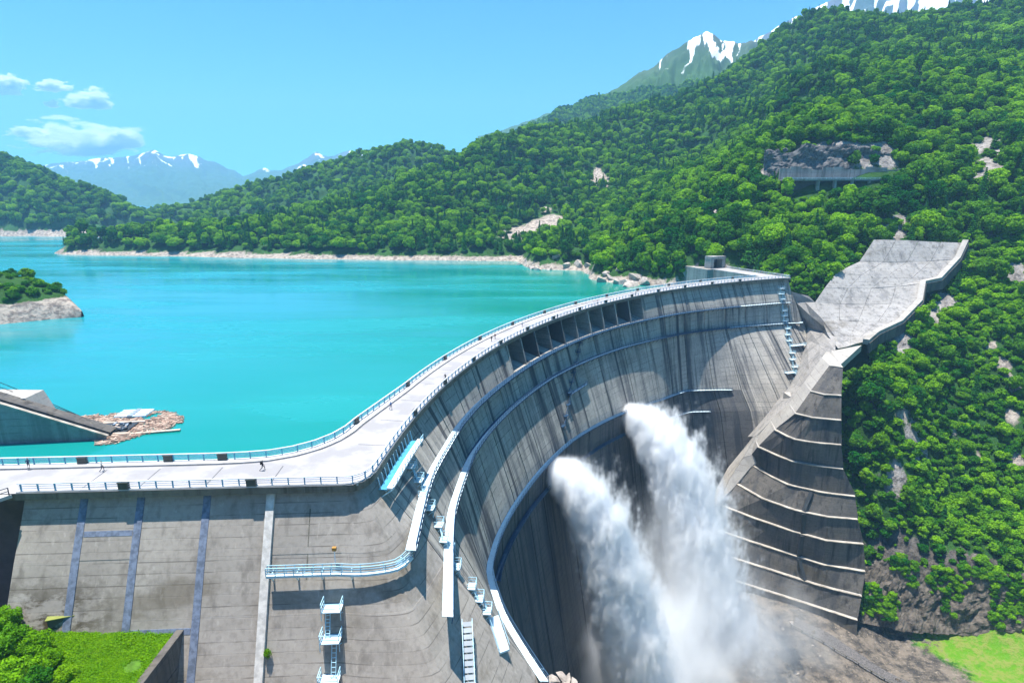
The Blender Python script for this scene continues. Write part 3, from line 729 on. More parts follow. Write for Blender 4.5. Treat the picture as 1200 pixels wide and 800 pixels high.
# low wooded spit and main hillside
for u, v, D in [(120, 292, 600), (190, 283, 620), (260, 276, 640), (330, 262, 660), (400, 246, 670), (470, 224, 690), (530, 200, 740), (560, 183, 790), (620, 157, 880), (700, 138, 960), (762, 129, 1000), (825, 108, 1000),
                (870, 74, 980), (887, 62, 980), (917, 41, 960), (967, 25, 920), (1021, 24, 880), (1054, 27, 860), (1117, 14, 830), (1200, 8, 800), (1290, -20, 760),
                (600, 250, 640), (560, 260, 610), (500, 268, 590), (400, 280, 580), (620, 210, 740), (700, 250, 610), (700, 200, 720), (640, 290, 550), (700, 290, 490), (760, 240, 560), (760, 190, 720), (830, 180, 660), (830, 140, 800), (900, 120, 740), (900, 90, 860), (950, 70, 760)]: c(u, v, D)
# spur above the far end of the dam
for u, v, D in [(742, 312, 372), (770, 290, 384), (800, 268, 396), (830, 236, 424), (850, 214, 440), (880, 182, 476), (917, 142, 530), (950, 104, 580), (983, 72, 640),
                (850, 304, 346), (815, 300, 356), (900, 268, 366), (900, 318, 322), (960, 322, 312), (1000, 280, 338), (920, 216, 392), (990, 214, 388), (1062, 212, 384), (900, 190, 405), (990, 160, 404), (1040, 160, 402), (990, 120, 450), (1060, 110, 490), (1130, 260, 350), (1130, 190, 402), (1130, 120, 480), (1200, 190, 372), (1200, 90, 520), (1040, 60, 650), (1130, 60, 640)]: c(u, v, D)
# gorge wall below
for u, v, D in [(1200, 300, 318), (1140, 330, 316), (1090, 345, 312), (1070, 395, 282), (1045, 460, 252), (1025, 540, 238), (1030, 620, 224), (1100, 400, 288), (1100, 500, 256), (1100, 600, 232), (1100, 652, 214), (1035, 660, 212), (1200, 400, 278), (1200, 500, 248), (1200, 600, 222), (1200, 648, 206), (1150, 650, 209),
                (1300, 500, 240), (1300, 300, 310), (1300, 650, 200), (1040, 738, 200), (1100, 738, 197), (1200, 748, 187), (1300, 760, 180)]: c(u, v, D)
for x, y, z in [(150, 262, -42), (165, 295, -22), (185, 320, -2), (130, 250, -80), (120, 232, -110), (165, 232, -75), (175, 250, -50), (150, 218, -110), (110, 200, -121), (90, 190, -121), (60, 170, -122), (30, 150, -122), (100, 150, -121), (150, 160, -121), (200, 160, -119), (60, 120, -121), (130, 120, -121), (20, 110, -110), (0, 90, -90), (40, 60, -90), (100, 60, -110), (200, 100, -118),
                (-20, 60, -60), (-60, 55, -45), (-60, 20, -15), (0, 20, -25), (0, -25, 30), (60, -20, 0), (-110, 50, -40), (-110, 0, 10), (80, 260, -120), (40, 220, -122), (10, 180, -122), (100, 290, -110), (140, 290, -60), (125, 320, -60), (120, 345, -14), (110, 330, -60), (60, 330, -70), (0, 260, -100), (-30, 180, -100), (-60, 110, -90), (-60, 300, -90), (-200, 200, -80), (-200, 450, -50), (0, 430, -45), (-400, 300, -70), (-600, 520, -40), (-700, 700, -30), (-450, 900, -20), (-200, 900, 10), (-100, 1100, 40), (200, 1250, 150), (500, 1150, 250), (800, 900, 320), (800, 500, 230), (700, 250, 120), (450, 200, 30), (330, 150, -60), (350, 60, -80), (500, 0, 0)]: cz(x, y, z)
CP = np.array(CP)
def rbf_fit(P):
    X = P[:, :2] / 100; n = len(X); K = np.linalg.norm(X[:, None] - X[None], axis=2) + np.eye(n) * 0.0
    K -= np.eye(n) * 0.02
    A = np.zeros((n + 3, n + 3)); A[:n, :n] = K; A[:n, n] = 1; A[:n, n + 1:] = X; A[n, :n] = 1; A[n + 1:, :n] = X.T
    w = np.linalg.solve(A, np.concatenate([P[:, 2], np.zeros(3)]))
    def f(x, y):
        Q = np.stack([np.ravel(x), np.ravel(y)], 1) / 100; out = np.empty(len(Q))
        for i in range(0, len(Q), 4000):
            q = Q[i:i + 4000]; out[i:i + 4000] = np.linalg.norm(q[:, None] - X[None], axis=2) @ w[:n] + w[n] + q @ w[n + 1:]
        return out.reshape(np.shape(x))
    return f
_rbf = rbf_fit(CP)
def hgt(x, y):
    x = np.asarray(x, float); y = np.asarray(y, float)
    h = _rbf(x, y)
    amp = np.clip((h + 6) / 60, 0.10, 1.0); amp = np.where(h < -112, 0.25, np.where((h < -6) & (x > 60) & (y < 300), 0.45, amp))
    return h + amp * (13 * fbm(x / 85, y / 85, 3, 4) + 46 * np.clip((y - 400) / 160, 0, 1) * (ridged(x / 130 + y / 420 + 0.35 * fbm(x / 70, y / 70, 8, 2), y / 330, 9, 3) - 0.62)) + 0.8 * fbm(x / 6, y / 6, 5, 2)
def axis(knots):
    out = []
    for (a, b, st) in knots: out += list(np.arange(a, b, st))
    return np.array(out + [knots[-1][1]])
gx = axis([(-900, -20, 14), (-20, 340, 3), (340, 900, 14)]); gy = axis([(-40, 150, 8), (150, 420, 3), (420, 700, 6), (700, 1300, 14)])
GX, GY = np.meshgrid(gx, gy, indexing='ij'); GZ = hgt(GX, GY)
nx, ny = GX.shape
gi = np.arange(nx * ny).reshape(nx, ny)
Q = np.stack([gi[:-1, :-1], gi[1:, :-1], gi[1:, 1:], gi[:-1, 1:]], -1).reshape(-1, 4)
m = np_mesh('mountainside', np.stack([GX, GY, GZ], -1).reshape(-1, 3), Q, M['terrain'], smooth=True)
# bare patches seen in the photograph: rock scars, tracks, cliffs
SCARS = []                                  # x, y, radius, kind (0 rock, 1 pale)
def scar(u, v, D, r, kind): p = at(u, v, D); SCARS.append((p[0], p[1], r, kind))
for a in [(618, 266, 590, 17, 1), (634, 258, 602, 17, 1), (648, 250, 614, 14, 1), (612, 285, 572, 13, 1), (640, 240, 640, 6, 1), (598, 285, 565, 10, 0), (600, 297, 545, 12, 1), (585, 280, 580, 8, 0), (702, 203, 716, 10, 1), (705, 213, 697, 10, 1), (700, 196, 730, 5, 1), (750, 236, 565, 9, 1), (757, 228, 580, 9, 1), (748, 243, 556, 8, 1), (760, 220, 600, 4, 1),
          (895, 188, 404, 7, 0), (912, 180, 403, 8, 0), (935, 178, 403, 9, 0), (960, 182, 400, 10, 0), (985, 184, 399, 9, 0), (1010, 188, 398, 8, 0), (1035, 190, 396, 8, 0), (965, 162, 406, 6, 0), (940, 160, 408, 4, 0), (1158, 160, 410, 6, 0), (1148, 172, 406, 6, 0), (1150, 200, 388, 8, 0), (1165, 212, 378, 7, 0), (1172, 192, 392, 6, 0), (1158, 222, 374, 5, 0), (1150, 225, 372, 8, 0), (1060, 262, 352, 6, 0), (1048, 272, 346, 6, 0), (840, 262, 392, 5, 0), (1085, 365, 300, 7, 0), (1055, 395, 280, 6, 0),
          (1178, 425, 270, 3.2, 1), (1188, 450, 262, 2.6, 1), (1162, 402, 279, 2.4, 1), (1185, 490, 252, 3, 1), (1192, 540, 238, 3, 1), (1092, 545, 246, 2, 1), (1060, 560, 242, 3, 0), (1045, 590, 232, 4, 0), (1050, 540, 246, 2.4, 1), (1120, 515, 251, 1.8, 1), (1140, 548, 244, 1.6, 1), (1110, 350, 306, 6, 0), (1060, 640, 214, 9, 0), (1190, 310, 312, 6, 0)]: scar(*a)
def masks(x, y, z):
    e = 3.0
    sl = np.hypot(hgt(x + e, y) - hgt(x - e, y), hgt(x, y + e) - hgt(x, y - e)) / (2 * e)
    rock = np.clip((sl - 1.5) / 0.9, 0, 1) * 0.9; sh = np.zeros_like(x)
    for (sx, sy, r, k) in SCARS:
        w = np.clip(1.5 - np.hypot(x - sx, y - sy) / r, 0, 1)
        if k: sh = np.maximum(sh, w)
        else: rock = np.maximum(rock, w)
    lakeside = (y > 330) | (x < 20)
    sh = np.where(lakeside, np.maximum(sh, np.clip((-7.2 + 2.2 * fbm(x / 14, y / 14, 33, 3) - z) / 3, 0, 1)), sh)
    gorge = (x > 0) & (y < 330)
    low = np.where(gorge, np.clip((-108 - z) / 6, 0, 1), 0)
    grass = low * np.clip((x - 148 + 16 * fbm(x / 12, y / 12, 41, 4)) / 22, 0, 1) * 0.85
    rock = np.where(gorge & (z < -97) & (z > -117) & (x > 125), np.maximum(rock, 0.62 + 0.5 * fbm(x / 9, y / 9 + z / 6, 47, 3)), rock) * (1 - grass)
    return rock, sh, grass, low * (1 - grass)
mk = masks(GX, GY, GZ)
ca = m.color_attributes.new('mask', 'FLOAT_COLOR', 'POINT')
ca.data.foreach_set('color', np.stack(mk, -1).reshape(-1, 4).astype(np.float32).ravel())
terr = bpy.data.objects.new('mountainside', m); link(terr)
tag(terr, 'steep forested mountainside and gorge floor around the dam', 'mountain', kind='structure')

# ------------------------------------------------------------------ other shores, hills and ranges
def ridge_land(name, label, sky_px, base_v, D, depth, back, mat, seed, tree_h=0, rough=1.0, nu=150, nd=46, snow=None, ext=(0, 0), basez=None):
    """a ridge through real skyline points at distance D, falling towards us over `depth` metres to the water and away behind"""
    us = np.array([p[0] for p in sky_px], float); vs = np.array([p[1] for p in sky_px], float); Ds = np.array([p[2] if len(p) > 2 else D for p in sky_px], float)
    u = np.linspace(us[0], us[-1], nu)
    v = np.interp(u, us, vs); Dd = np.interp(u, us, Ds)
    if snow is not None: v = v + 3.2 * fbm(u / 16, u * 0 + seed, seed, 4)
    top = np.array([at(a, b, d) for a, b, d in zip(u, v, Dd)]); top[:, 2] -= tree_h
    ts = np.concatenate([np.linspace(-1, 0, nd), np.linspace(0, 1, 14)[1:]])
    dirv = top[:, :2] / np.linalg.norm(top[:, :2], axis=1)[:, None]
    V = np.empty((nu, len(ts), 3)); mk = np.zeros((nu, len(ts), 4), np.float32)
    bz = LZ - 8 if basez is None else basez
    for j, t in enumerate(ts):
        L = depth if t < 0 else back
        xy = top[:, :2] + dirv * (t * L)
        f = 1 - abs(t); f = f ** 1.15 if t < 0 else f
        z = bz + (top[:, 2] - bz) * f
        amp = rough * (top[:, 2].max() - bz); sc = depth * 0.30
        if snow is None:
            env = min(1.0, abs(t) * 5) * min(1, (1 - abs(t)) * 4 + 0.05)
            z = z + env * amp * (0.32 * (ridged(xy[:, 0] / sc, xy[:, 1] / sc, seed, 5) - 0.55) * 1.6 + 0.05 * fbm(xy[:, 0] / sc * 5, xy[:, 1] / sc * 5, seed + 5, 3))
        else:                                  # ribs and gullies running down from the crest
            al = np.concatenate([[0], np.cumsum(np.linalg.norm(np.diff(top[:, :2], axis=0), axis=1))]) / (depth * 0.16)
            bend = 0.9 * fbm(al * 0.35, np.full_like(al, t * 2.0), seed + 3, 3)
            rib = ridged(al + bend, np.full_like(al, t * 1.3), seed, 4)
            env = min(1.0, abs(t) * 6) * min(1, (1 - abs(t)) * 4 + 0.05)
            z = z + env * amp * 0.34 * (rib - 0.62) + (0.012 + 0.05 * env) * amp * fbm(al * 7, np.full_like(al, t * 30), seed + 8, 3)
        V[:, j, :2] = xy; V[:, j, 2] = z
        if snow is None:
            mk[:, j, 1] = np.clip((-2 + 3 * fbm(xy[:, 0] / 20, xy[:, 1] / 20, seed + 9, 3) - z) / 4, 0, 1)
            mk[:, j, 0] = np.clip((fbm(xy[:, 0] / 90, xy[:, 1] / 90, seed + 21, 3) - 0.52) * 5, 0, 1) * 0.6
        else:
            lo_, hi_ = snow
            frac = (z - lo_) / (hi_ - lo_)
            ln1 = 1 - np.abs(2 * vnoise(al * 2.6 + 1.6 * bend, np.full_like(al, t * 2.4), seed + 31) - 1); ln2 = 1 - np.abs(2 * vnoise(al * 6.0 + 2.5 * bend - 3 * t, np.full_like(al, t * 6.0), seed + 37) - 1)
            mk[:, j, 0] = np.clip(0.5 + 2.6 * (np.maximum(ln1, 0.94 * ln2) - 0.84) + 0.8 * (frac - 0.62) + 0.25 * fbm(al * 18, np.full_like(al, t * 26), seed + 41, 3), 0, 1) * (frac > 0)
            mk[:, j, 1] = np.clip(1.0 - frac * 1.3, 0, 1)
    gi = np.arange(nu * len(ts)).reshape(nu, len(ts))
    Q = np.stack([gi[:-1, :-1], gi[1:, :-1], gi[1:, 1:], gi[:-1, 1:]], -1).reshape(-1, 4)
    m = np_mesh(name, V.reshape(-1, 3), Q, mat, smooth=True)
    ca = m.color_attributes.new('mask', 'FLOAT_COLOR', 'POINT'); ca.data.foreach_set('color', mk.ravel())
    o = bpy.data.objects.new(name, m); link(o); tag(o, label, 'mountain', kind='structure')
    return o, V
hill1, HV1 = ridge_land('wooded_hill', 'wooded hill behind the low spit across the lake', [(-200, 250), (0, 256), (100, 262), (160, 262), (200, 250), (250, 226), (330, 206), (380, 190), (430, 174), (480, 162), (510, 168), (540, 180), (600, 178), (680, 168), (760, 160)], 290, 1080, 330, 420, M['farland'], 51, tree_h=9)
hill2, HV2 = ridge_land('wooded_mountain', 'wooded mountain across the lake falling to the pale shoreline', [(-420, 120), (-200, 140), (-60, 160), (0, 176), (40, 192), (80, 210), (130, 232), (165, 250), (200, 276), (240, 300)], 285, 1000, 265, 420, M['farland'], 77, tree_h=9, rough=0.8)
peak, HV3 = ridge_land('green_peak', 'pointed green peak with snow patches behind the forested ridge', [(520, 196), (600, 158), (650, 132), (700, 112), (735, 94), (765, 76), (790, 56), (812, 42), (828, 35), (845, 46), (870, 48), (900, 44), (960, 52), (1050, 60)], 250, 1750, 700, 600, M['snowrock'], 91, tree_h=4, rough=0.9, nu=260, nd=70, snow=(330, 560))
rng1, _ = ridge_land('snowy_range', 'distant blue snow streaked mountain range beyond the lake', [(-300, 150), (-100, 190), (20, 200), (70, 192), (100, 188), (140, 185), (165, 181), (180, 177), (195, 183), (210, 181), (232, 183), (250, 190), (285, 206), (310, 198), (330, 200), (350, 190), (372, 179), (385, 184), (410, 177), (440, 186), (500, 200), (620, 205)], 260, 6200, 2600, 2200, M['snowrock'], 13, rough=0.55, nu=460, nd=110, snow=(230, 560), basez=-20)
rng2, _ = ridge_land('snowy_summit', 'snow covered summit rising behind the forested ridge', [(560, 160), (620, 142), (640, 134), (700, 120), (800, 90), (880, 50), (925, 25), (955, 10), (985, -4), (1020, -14), (1060, -10), (1100, -6), (1160, -20), (1300, -30)], 200, 3300, 1300, 1200, M['snowrock'], 29, rough=0.45, nu=320, nd=80, snow=(500, 960))

# headland on the near left of the lake
tipx = up(80, 372, LZ); h0 = up(-40, 392, LZ)
ux = np.linspace(0, 1, 46); V = []; nvv = 30
hp = [(-190.5, 259), (-200, 254), (-212, 244), (-230, 232), (-262, 216), (-320, 190)]; hb = [(-191, 262), (-206, 278), (-226, 292), (-252, 302), (-300, 300), (-380, 260)]
hp = np.array(hp); hb = np.array(hb); tt = np.linspace(0, 1, len(hp))
HDV = np.empty((46, nvv, 3)); hm = np.zeros((46, nvv, 4), np.float32)
for i, t in enumerate(ux):
    a = np.array([np.interp(t, tt, hp[:, 0]), np.interp(t, tt, hp[:, 1])]); b = np.array([np.interp(t, tt, hb[:, 0]), np.interp(t, tt, hb[:, 1])])
    for j, q in enumerate(np.linspace(0, 1, nvv)):
        p = a + (b - a) * q; hgt_ = (4 * q * (1 - q)) ** 1.0 * (4.0 + 26 * t ** 0.8) - 0.6
        z = LZ - 1.0 + hgt_ + 1.0 * fbm(p[0] / 5, p[1] / 5, 61, 4) * min(1, 8 * q * (1 - q)); HDV[i, j] = (p[0], p[1], z)
        hm[i, j, 1] = np.clip((-3.2 + 1.5 * fbm(p[0] / 9, p[1] / 9, 62, 3) - z) / 2, 0, 1)
gi = np.arange(46 * nvv).reshape(46, nvv); Q = np.stack([gi[:-1, :-1], gi[:-1, 1:], gi[1:, 1:], gi[1:, :-1]], -1).reshape(-1, 4)
m = np_mesh('headland', HDV.reshape(-1, 3), Q, M['terrain'], smooth=True); ca = m.color_attributes.new('mask', 'FLOAT_COLOR', 'POINT'); ca.data.foreach_set('color', hm.ravel())
head = bpy.data.objects.new('headland', m); link(head); tag(head, 'small pale rocky headland with green top jutting into the lake', 'headland', kind='structure')

# ------------------------------------------------------------------ concrete slab and kerb wall beyond the far end of the dam
slab_root = empty('abutment_slab', (170, 300, -20)); tag(slab_root, 'pale sprayed concrete slope slab on the hillside beside the far dam end', 'retaining slab')
SB = np.array([170, 300, -20.0])
def at_s(u, v, D): return at(u, v, D) - SB
left = [(1024, 281, 330), (1007, 307, 321), (981, 318, 312), (966, 338, 303), (955, 354, 296), (962, 372, 286), (970, 393, 275), (982, 408, 266)]
right = [(1129, 284, 328), (1120, 304, 321), (1098, 328, 311), (1079, 332, 308), (1075, 354, 297), (1052, 378, 284), (1024, 391, 275), (1012, 401, 266)]
NS, NT = 8, 8
grid = []
for i in range(len(left)):
    a = at_s(*left[i]); b = at_s(*right[i]); row = []
    for t in np.linspace(0, 1, NT + 1):
        p = a * (1 - t) + b * t; bulge = 2.2 * math.sin(math.pi * t) * (i / 7) * (1 - i / 7) * 4
        row.append(p + np.array([-0.2, -0.7, 0.6]) * (-bulge) + np.array([0, 0, 0.25 * math.sin(i * 2.3 + t * 5)]))
    grid.append(row)
nrm_s = np.array([-0.25, -0.72, 0.65])
for i in range(7):
    for j in range(0, NT, 2):
        mb = MB(); g = 0.012
        q = [grid[i][j], grid[i][j + 2], grid[i + 1][j + 2], grid[i + 1][j]]; cen = sum(q) / 4
        off = RNG.uniform(-0.12, 0.12)
        q = [p + (cen - p) * g + nrm_s * off for p in q]; mid_t = (grid[i][j + 1]); mid_b = grid[i + 1][j + 1]
        top = [q[0], mid_t + nrm_s * off, q[1], q[2], mid_b + nrm_s * off, q[3]]
        mb.prism([p - nrm_s * 5 for p in top][::1], top); mb.build('concrete_panel', M['slab'], slab_root)
mb = MB(); wl_ = [at_s(u, v, D) + nrm_s * 0.6 for (u, v, D) in right]
mb.sweep([p + np.array([0.4, -0.8, 0.2]) for p in wl_], 2.6, 2.4); mb.build('kerb_wall', M['ridge'], slab_root)
wl2 = [np.array(p) for p in wl_]
mb = MB(); mb.sweep([p + np.array([1.6, -1.6, -2.6]) for p in wl2], 0.8, 5.0); mb.build('kerb_wall', M['butt'], slab_root)

# ------------------------------------------------------------------ stepped concrete buttress
BUT = np.array([120, 220, -121.0])
but = empty('stepped_buttress', BUT); tag(but, 'massive dark stepped concrete buttress with pale ledges beside the water jets', 'buttress')
def L_(z, pts): return [up(u, v, z) for (u, v) in pts]
tiers = [
    (-27.5, [(972, 428), (988, 430)]),
    (-36.5, [(950, 458), (966, 462), (986, 463)]),
    (-45.0, [(932, 484), (952, 489), (986, 492)]),
    (-54.5, [(908, 503), (929, 514), (952, 518), (986, 521)]),
    (-64.0, [(888, 523), (924, 539), (955, 545), (988, 549)]),
    (-74.0, [(874, 540), (918, 566), (965, 577), (1002, 581)]),
    (-82.0, [(856, 562), (894, 584), (931, 597), (969, 605), (1005, 608)]),
    (-91.0, [(841, 590), (885, 607), (929, 622), (969, 633), (1012, 637)]),
    (-101.0, [(834, 618), (880, 634), (924, 648), (965, 661), (1014, 669)]),
    (-109.0, [(832, 645), (890, 663), (965, 687), (1010, 698)]),
    (-116.5, [(830, 670), (880, 686), (931, 702), (1005, 726)]),
    (-124.0, [(832, 690), (880, 708), (931, 722), (1003, 752)]),
]
RES = [np.array([[np.interp(t, np.linspace(0, 1, len(p)), [q[k] for q in p]) for k in range(2)] for t in np.linspace(0, 1, 9)]) for p in [L_(z, pts) for z, pts in tiers]]
back_v = np.array([0.42, 0.90])
def tier_ring(line, inset, z, depth):
    """outline of a tier: front line, then the sides run back into the hill"""
    d = line[-1] - line[0]; d = d / np.linalg.norm(d); nrm = np.array([d[1], -d[0]])
    fr = [p + nrm * (-inset) for p in line]
    lb = line[0] + np.array([0.25, 1.0]) * depth * 0.26 ; rb = line[-1] + np.array([0.30, 0.95]) * depth * 0.55
    ring = [(*p, z) for p in fr] + [(*rb, z), (*(rb * 0.5 + lb * 0.5 + back_v * 6), z), (*lb, z)]
    return [np.array(r) for r in ring]
for k in range(len(tiers) - 1):
    z0, z1 = tiers[k][0], tiers[k + 1][0]
    low = RES[k + 1]; hi = RES[k]
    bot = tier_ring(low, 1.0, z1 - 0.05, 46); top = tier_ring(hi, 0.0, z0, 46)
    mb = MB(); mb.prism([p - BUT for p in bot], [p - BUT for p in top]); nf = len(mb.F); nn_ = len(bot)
    o = mesh_obj('tier', mb.V, mb.F, [M['butt'], M['ridge']], but, mat_idx=[1 if (f == 1 or f >= 2 + nn_ - 3) else 0 for f in range(nf)])  # tops and left sides paler: sunlight painted into the tier colour
    # pale ledge lip along the top of the tier
    mb = MB(); ln = [np.array([*p, z0 - 0.12]) - BUT for p in hi]; d = ln[-1] - ln[0]; d = d / np.linalg.norm(d); nv = np.array([d[1], -d[0], 0])
    mb.sweep([p + nv * 0.08 for p in ln], 0.75, 0.30); mb.build('ledge', M['ledge'], o)
for k in range(5, 9):                       # dark strip down the middle of the buttress
    a = np.array([*(RES[k][4] * 0.4 + RES[k][5] * 0.6), tiers[k][0] - 0.6]) - BUT; b_ = np.array([*(RES[k + 1][4] * 0.4 + RES[k + 1][5] * 0.6), tiers[k + 1][0] + 0.1]) - BUT
    mb = MB(); mb.bar(a + [-0.35, -0.5, 0], b_ + [0.1, 0.35, 0], 1.5, 0.8); mb.build('dark_slot', M['dark'], but)
# pale ridge slabs running up the left shoulder
rl = [(974, 412), (960, 437), (945, 456), (928, 472), (904, 493), (886, 511), (871, 537), (856, 560), (842, 590)]
rr = [(1010, 405), (985, 428), (968, 448), (952, 466), (938, 488), (922, 513), (902, 528), (880, 548), (860, 572)]
zl_ = [-27, -34, -41, -47, -54.5, -62.5, -72, -80.5, -89.5]; zr_ = [-24.5, -28, -37, -44, -52.5, -60, -66.5, -75, -84]
for k in range(len(rl) - 1):
    q = [up(*rl[k], zl_[k]), up(*rr[k], zr_[k]), up(*rr[k + 1], zr_[k + 1]), up(*rl[k + 1], zl_[k + 1])]
    q = [p - BUT + np.array([0, 0, 0.35 + 0.15 * (k % 2)]) for p in q]; cen = sum(q) / 4; q = [p + (cen - p) * 0.012 for p in q]
    dn_ = np.array([0.35, 0.5, -3.0]); mb = MB(); mb.prism([p + dn_ for p in q], q); mb.build('ridge_slab', M['ridge'], but)
    # shaded flank towards the dam
    q2 = [q[0] + [-0.1, 0.1, -0.1], q[3] + [-0.1, 0.1, -0.1], q[3] + [-7, 6, -16], q[0] + [-7, 6, -16]]
    mb = MB(); mb.prism([p + np.array([4.0, 3.0, -1.0]) for p in q2], q2); mb.build('flank_slab', M['ridge'], but)
# concrete apron joining the far dam face, the slab and the buttress ridge
fa = [face(*pick(u, v, s_ang(130), S_ARC1 + 6), -0.3) for (u, v) in ((937, 338), (941, 350), (946, 364), (948, 380), (944, 400), (938, 426), (928, 448), (912, 470), (894, 492), (876, 512))]
fb = [at(948, 347, 297), at(955, 354, 295), at(962, 372, 285), at(979, 394, 273), up(979, 411, -27.2), up(960, 437, -34.2), up(945, 456, -41.2), up(928, 472, -47.2), up(904, 493, -54.7), up(886, 511, -62.7)]
for k in range(len(fa) - 1):
    for j in range(2):
        t0, t1 = j / 2, (j + 1) / 2
        q = [fa[k] * (1 - t0) + fb[k] * t0, fa[k] * (1 - t1) + fb[k] * t1, fa[k + 1] * (1 - t1) + fb[k + 1] * t1, fa[k + 1] * (1 - t0) + fb[k + 1] * t0]
        cen = sum(q) / 4; q = [p + (cen - p) * 0.006 - SB for p in q]; mb = MB(); mb.prism([p + np.array([0.5, 2.2, -3.0]) for p in q], q); mb.build('apron_panel', M['apron'], slab_root)
# stepped concrete block where the third catwalk lands
blk = empty('landing_block', up(935, 470, -50)); tag(blk, 'stepped pale concrete block where the third catwalk meets the buttress', 'block')
mb = MB(); mb.abox(-5, 3, -2, 4, -3, 3.0); mb.build('base', M['ridge'], blk); mb = MB(); mb.abox(1, 6, -1, 5, 3.0, 5.6); mb.build('upper_step', M['ridge'], blk); mb = MB(); mb.abox(4, 8, 0, 6, 5.6, 8.4); mb.build('upper_step', M['ridge'], blk)

# ------------------------------------------------------------------ road gallery on the hillside, tunnel portal
g0 = at(914, 211, 388); g1 = at(1066, 206, 385); gd = g1 - g0; GL = np.linalg.norm(gd[:2]); gdx = np.array([*(gd[:2] / GL), 0]); gn = np.array([gdx[1], -gdx[0], 0])
gal = empty('road_gallery', g0); tag(gal, 'hillside road on concrete columns with a retaining wall below the grey cliff', 'elevated road')
zz_ = np.array([0, 0, 1.0])
mb = MB(); mb.box(gdx * GL / 2 + gn * 1.0, gdx, gn, zz_, GL / 2, 4.0, 0.5); mb.build('deck', M['slab'], gal)
npan = 12
for k in range(npan):
    h = 3.3 + 0.5 * math.sin(k * 1.7); w = GL / npan
    mb = MB(); mb.box(gdx * (k + 0.5) * w - gn * 2.4 + zz_ * (h + 0.5), gdx, gn, zz_, w / 2 - 0.08, 0.6 + 0.1 * (k % 2), h); mb.build('wall_panel', M['slab'], gal)
for k in range(6):
    mb = MB(); mb.box(gdx * (0.28 + 0.13 * k) * GL + gn * 3.2 - zz_ * 5.5, gdx, gn, zz_, 0.9, 0.8, 5.0); mb.build('column', M['slab'], gal)
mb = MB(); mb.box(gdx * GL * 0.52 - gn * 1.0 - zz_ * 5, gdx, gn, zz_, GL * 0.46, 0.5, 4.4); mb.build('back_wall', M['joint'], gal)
mb = MB()
for z in (1.3, 0.9): mb.bar(gn * 4.8 + zz_ * z, gdx * GL + gn * 4.8 + zz_ * z, 0.16)
for k in range(28): mb.bar(gdx * GL * k / 27 + gn * 4.8 + zz_ * 0.5, gdx * GL * k / 27 + gn * 4.8 + zz_ * 1.3, 0.16)
mb.build('guard_rail', M['white'], gal)

ci, cj = 64, 22; V = []; Fc = []
for i in range(ci):
    t = i / (ci - 1); topz = 17 + 9 * fbm(np.array(t * 5), np.array(0.3), 81, 3) + 8 * math.sin(t * 3.0) - 7 * t
    for j in range(cj):
        q = j / (cj - 1); zc_ = -2 + (topz + 2) * q
        o_ = 4.2 + 5.5 * q + 3.6 * float(ridged(np.array(t * 9 + q * 0.8), np.array(q * 2.2), 83, 4) - 0.5) * 2 + 0.9 * float(fbm(np.array(t * 30), np.array(q * 12), 84, 3))
        V.append(gdx * (-8 + (GL + 14) * t) - gn * max(o_, 3.4) + zz_ * zc_)
for i in range(ci - 1):
    for j in range(cj - 1): a = i * cj + j; Fc.append((a, a + cj, a + cj + 1, a + 1))
CLIFF_V, CLIFF_F = V, Fc
pt_ = far_s + FWD * 46 - FWN * 5.5
tun = empty('tunnel_portal', (*pt_, 0)); tag(tun, 'square concrete tunnel portal at the end of the far dam road', 'tunnel')
fx, nxv = np.array([*FWD, 0]), np.array([*FWN, 0])
mb = MB()
for sgn in (-1, 1): mb.box(nxv * sgn * 4.2 + fx * 2 + zz_ * 2.6, nxv, fx, zz_, 1.1, 2.6, 2.6)
mb.box(fx * 2 + zz_ * 5.9, nxv, fx, zz_, 5.4, 2.6, 0.8); mb.build('portal_frame', M['slab'], tun)
mb = MB(); mb.box(fx * 4.2 + zz_ * 2.6, nxv, fx, zz_, 3.2, 0.3, 2.6); mb.build('dark_opening', M['dark'], tun)
mb = MB(); mb.box(nxv * -1.5 + fx * 9 - zz_ * 5.1, nxv, fx, zz_, 8, 12, 5.0); mb.build('apron', M['slab'], tun)

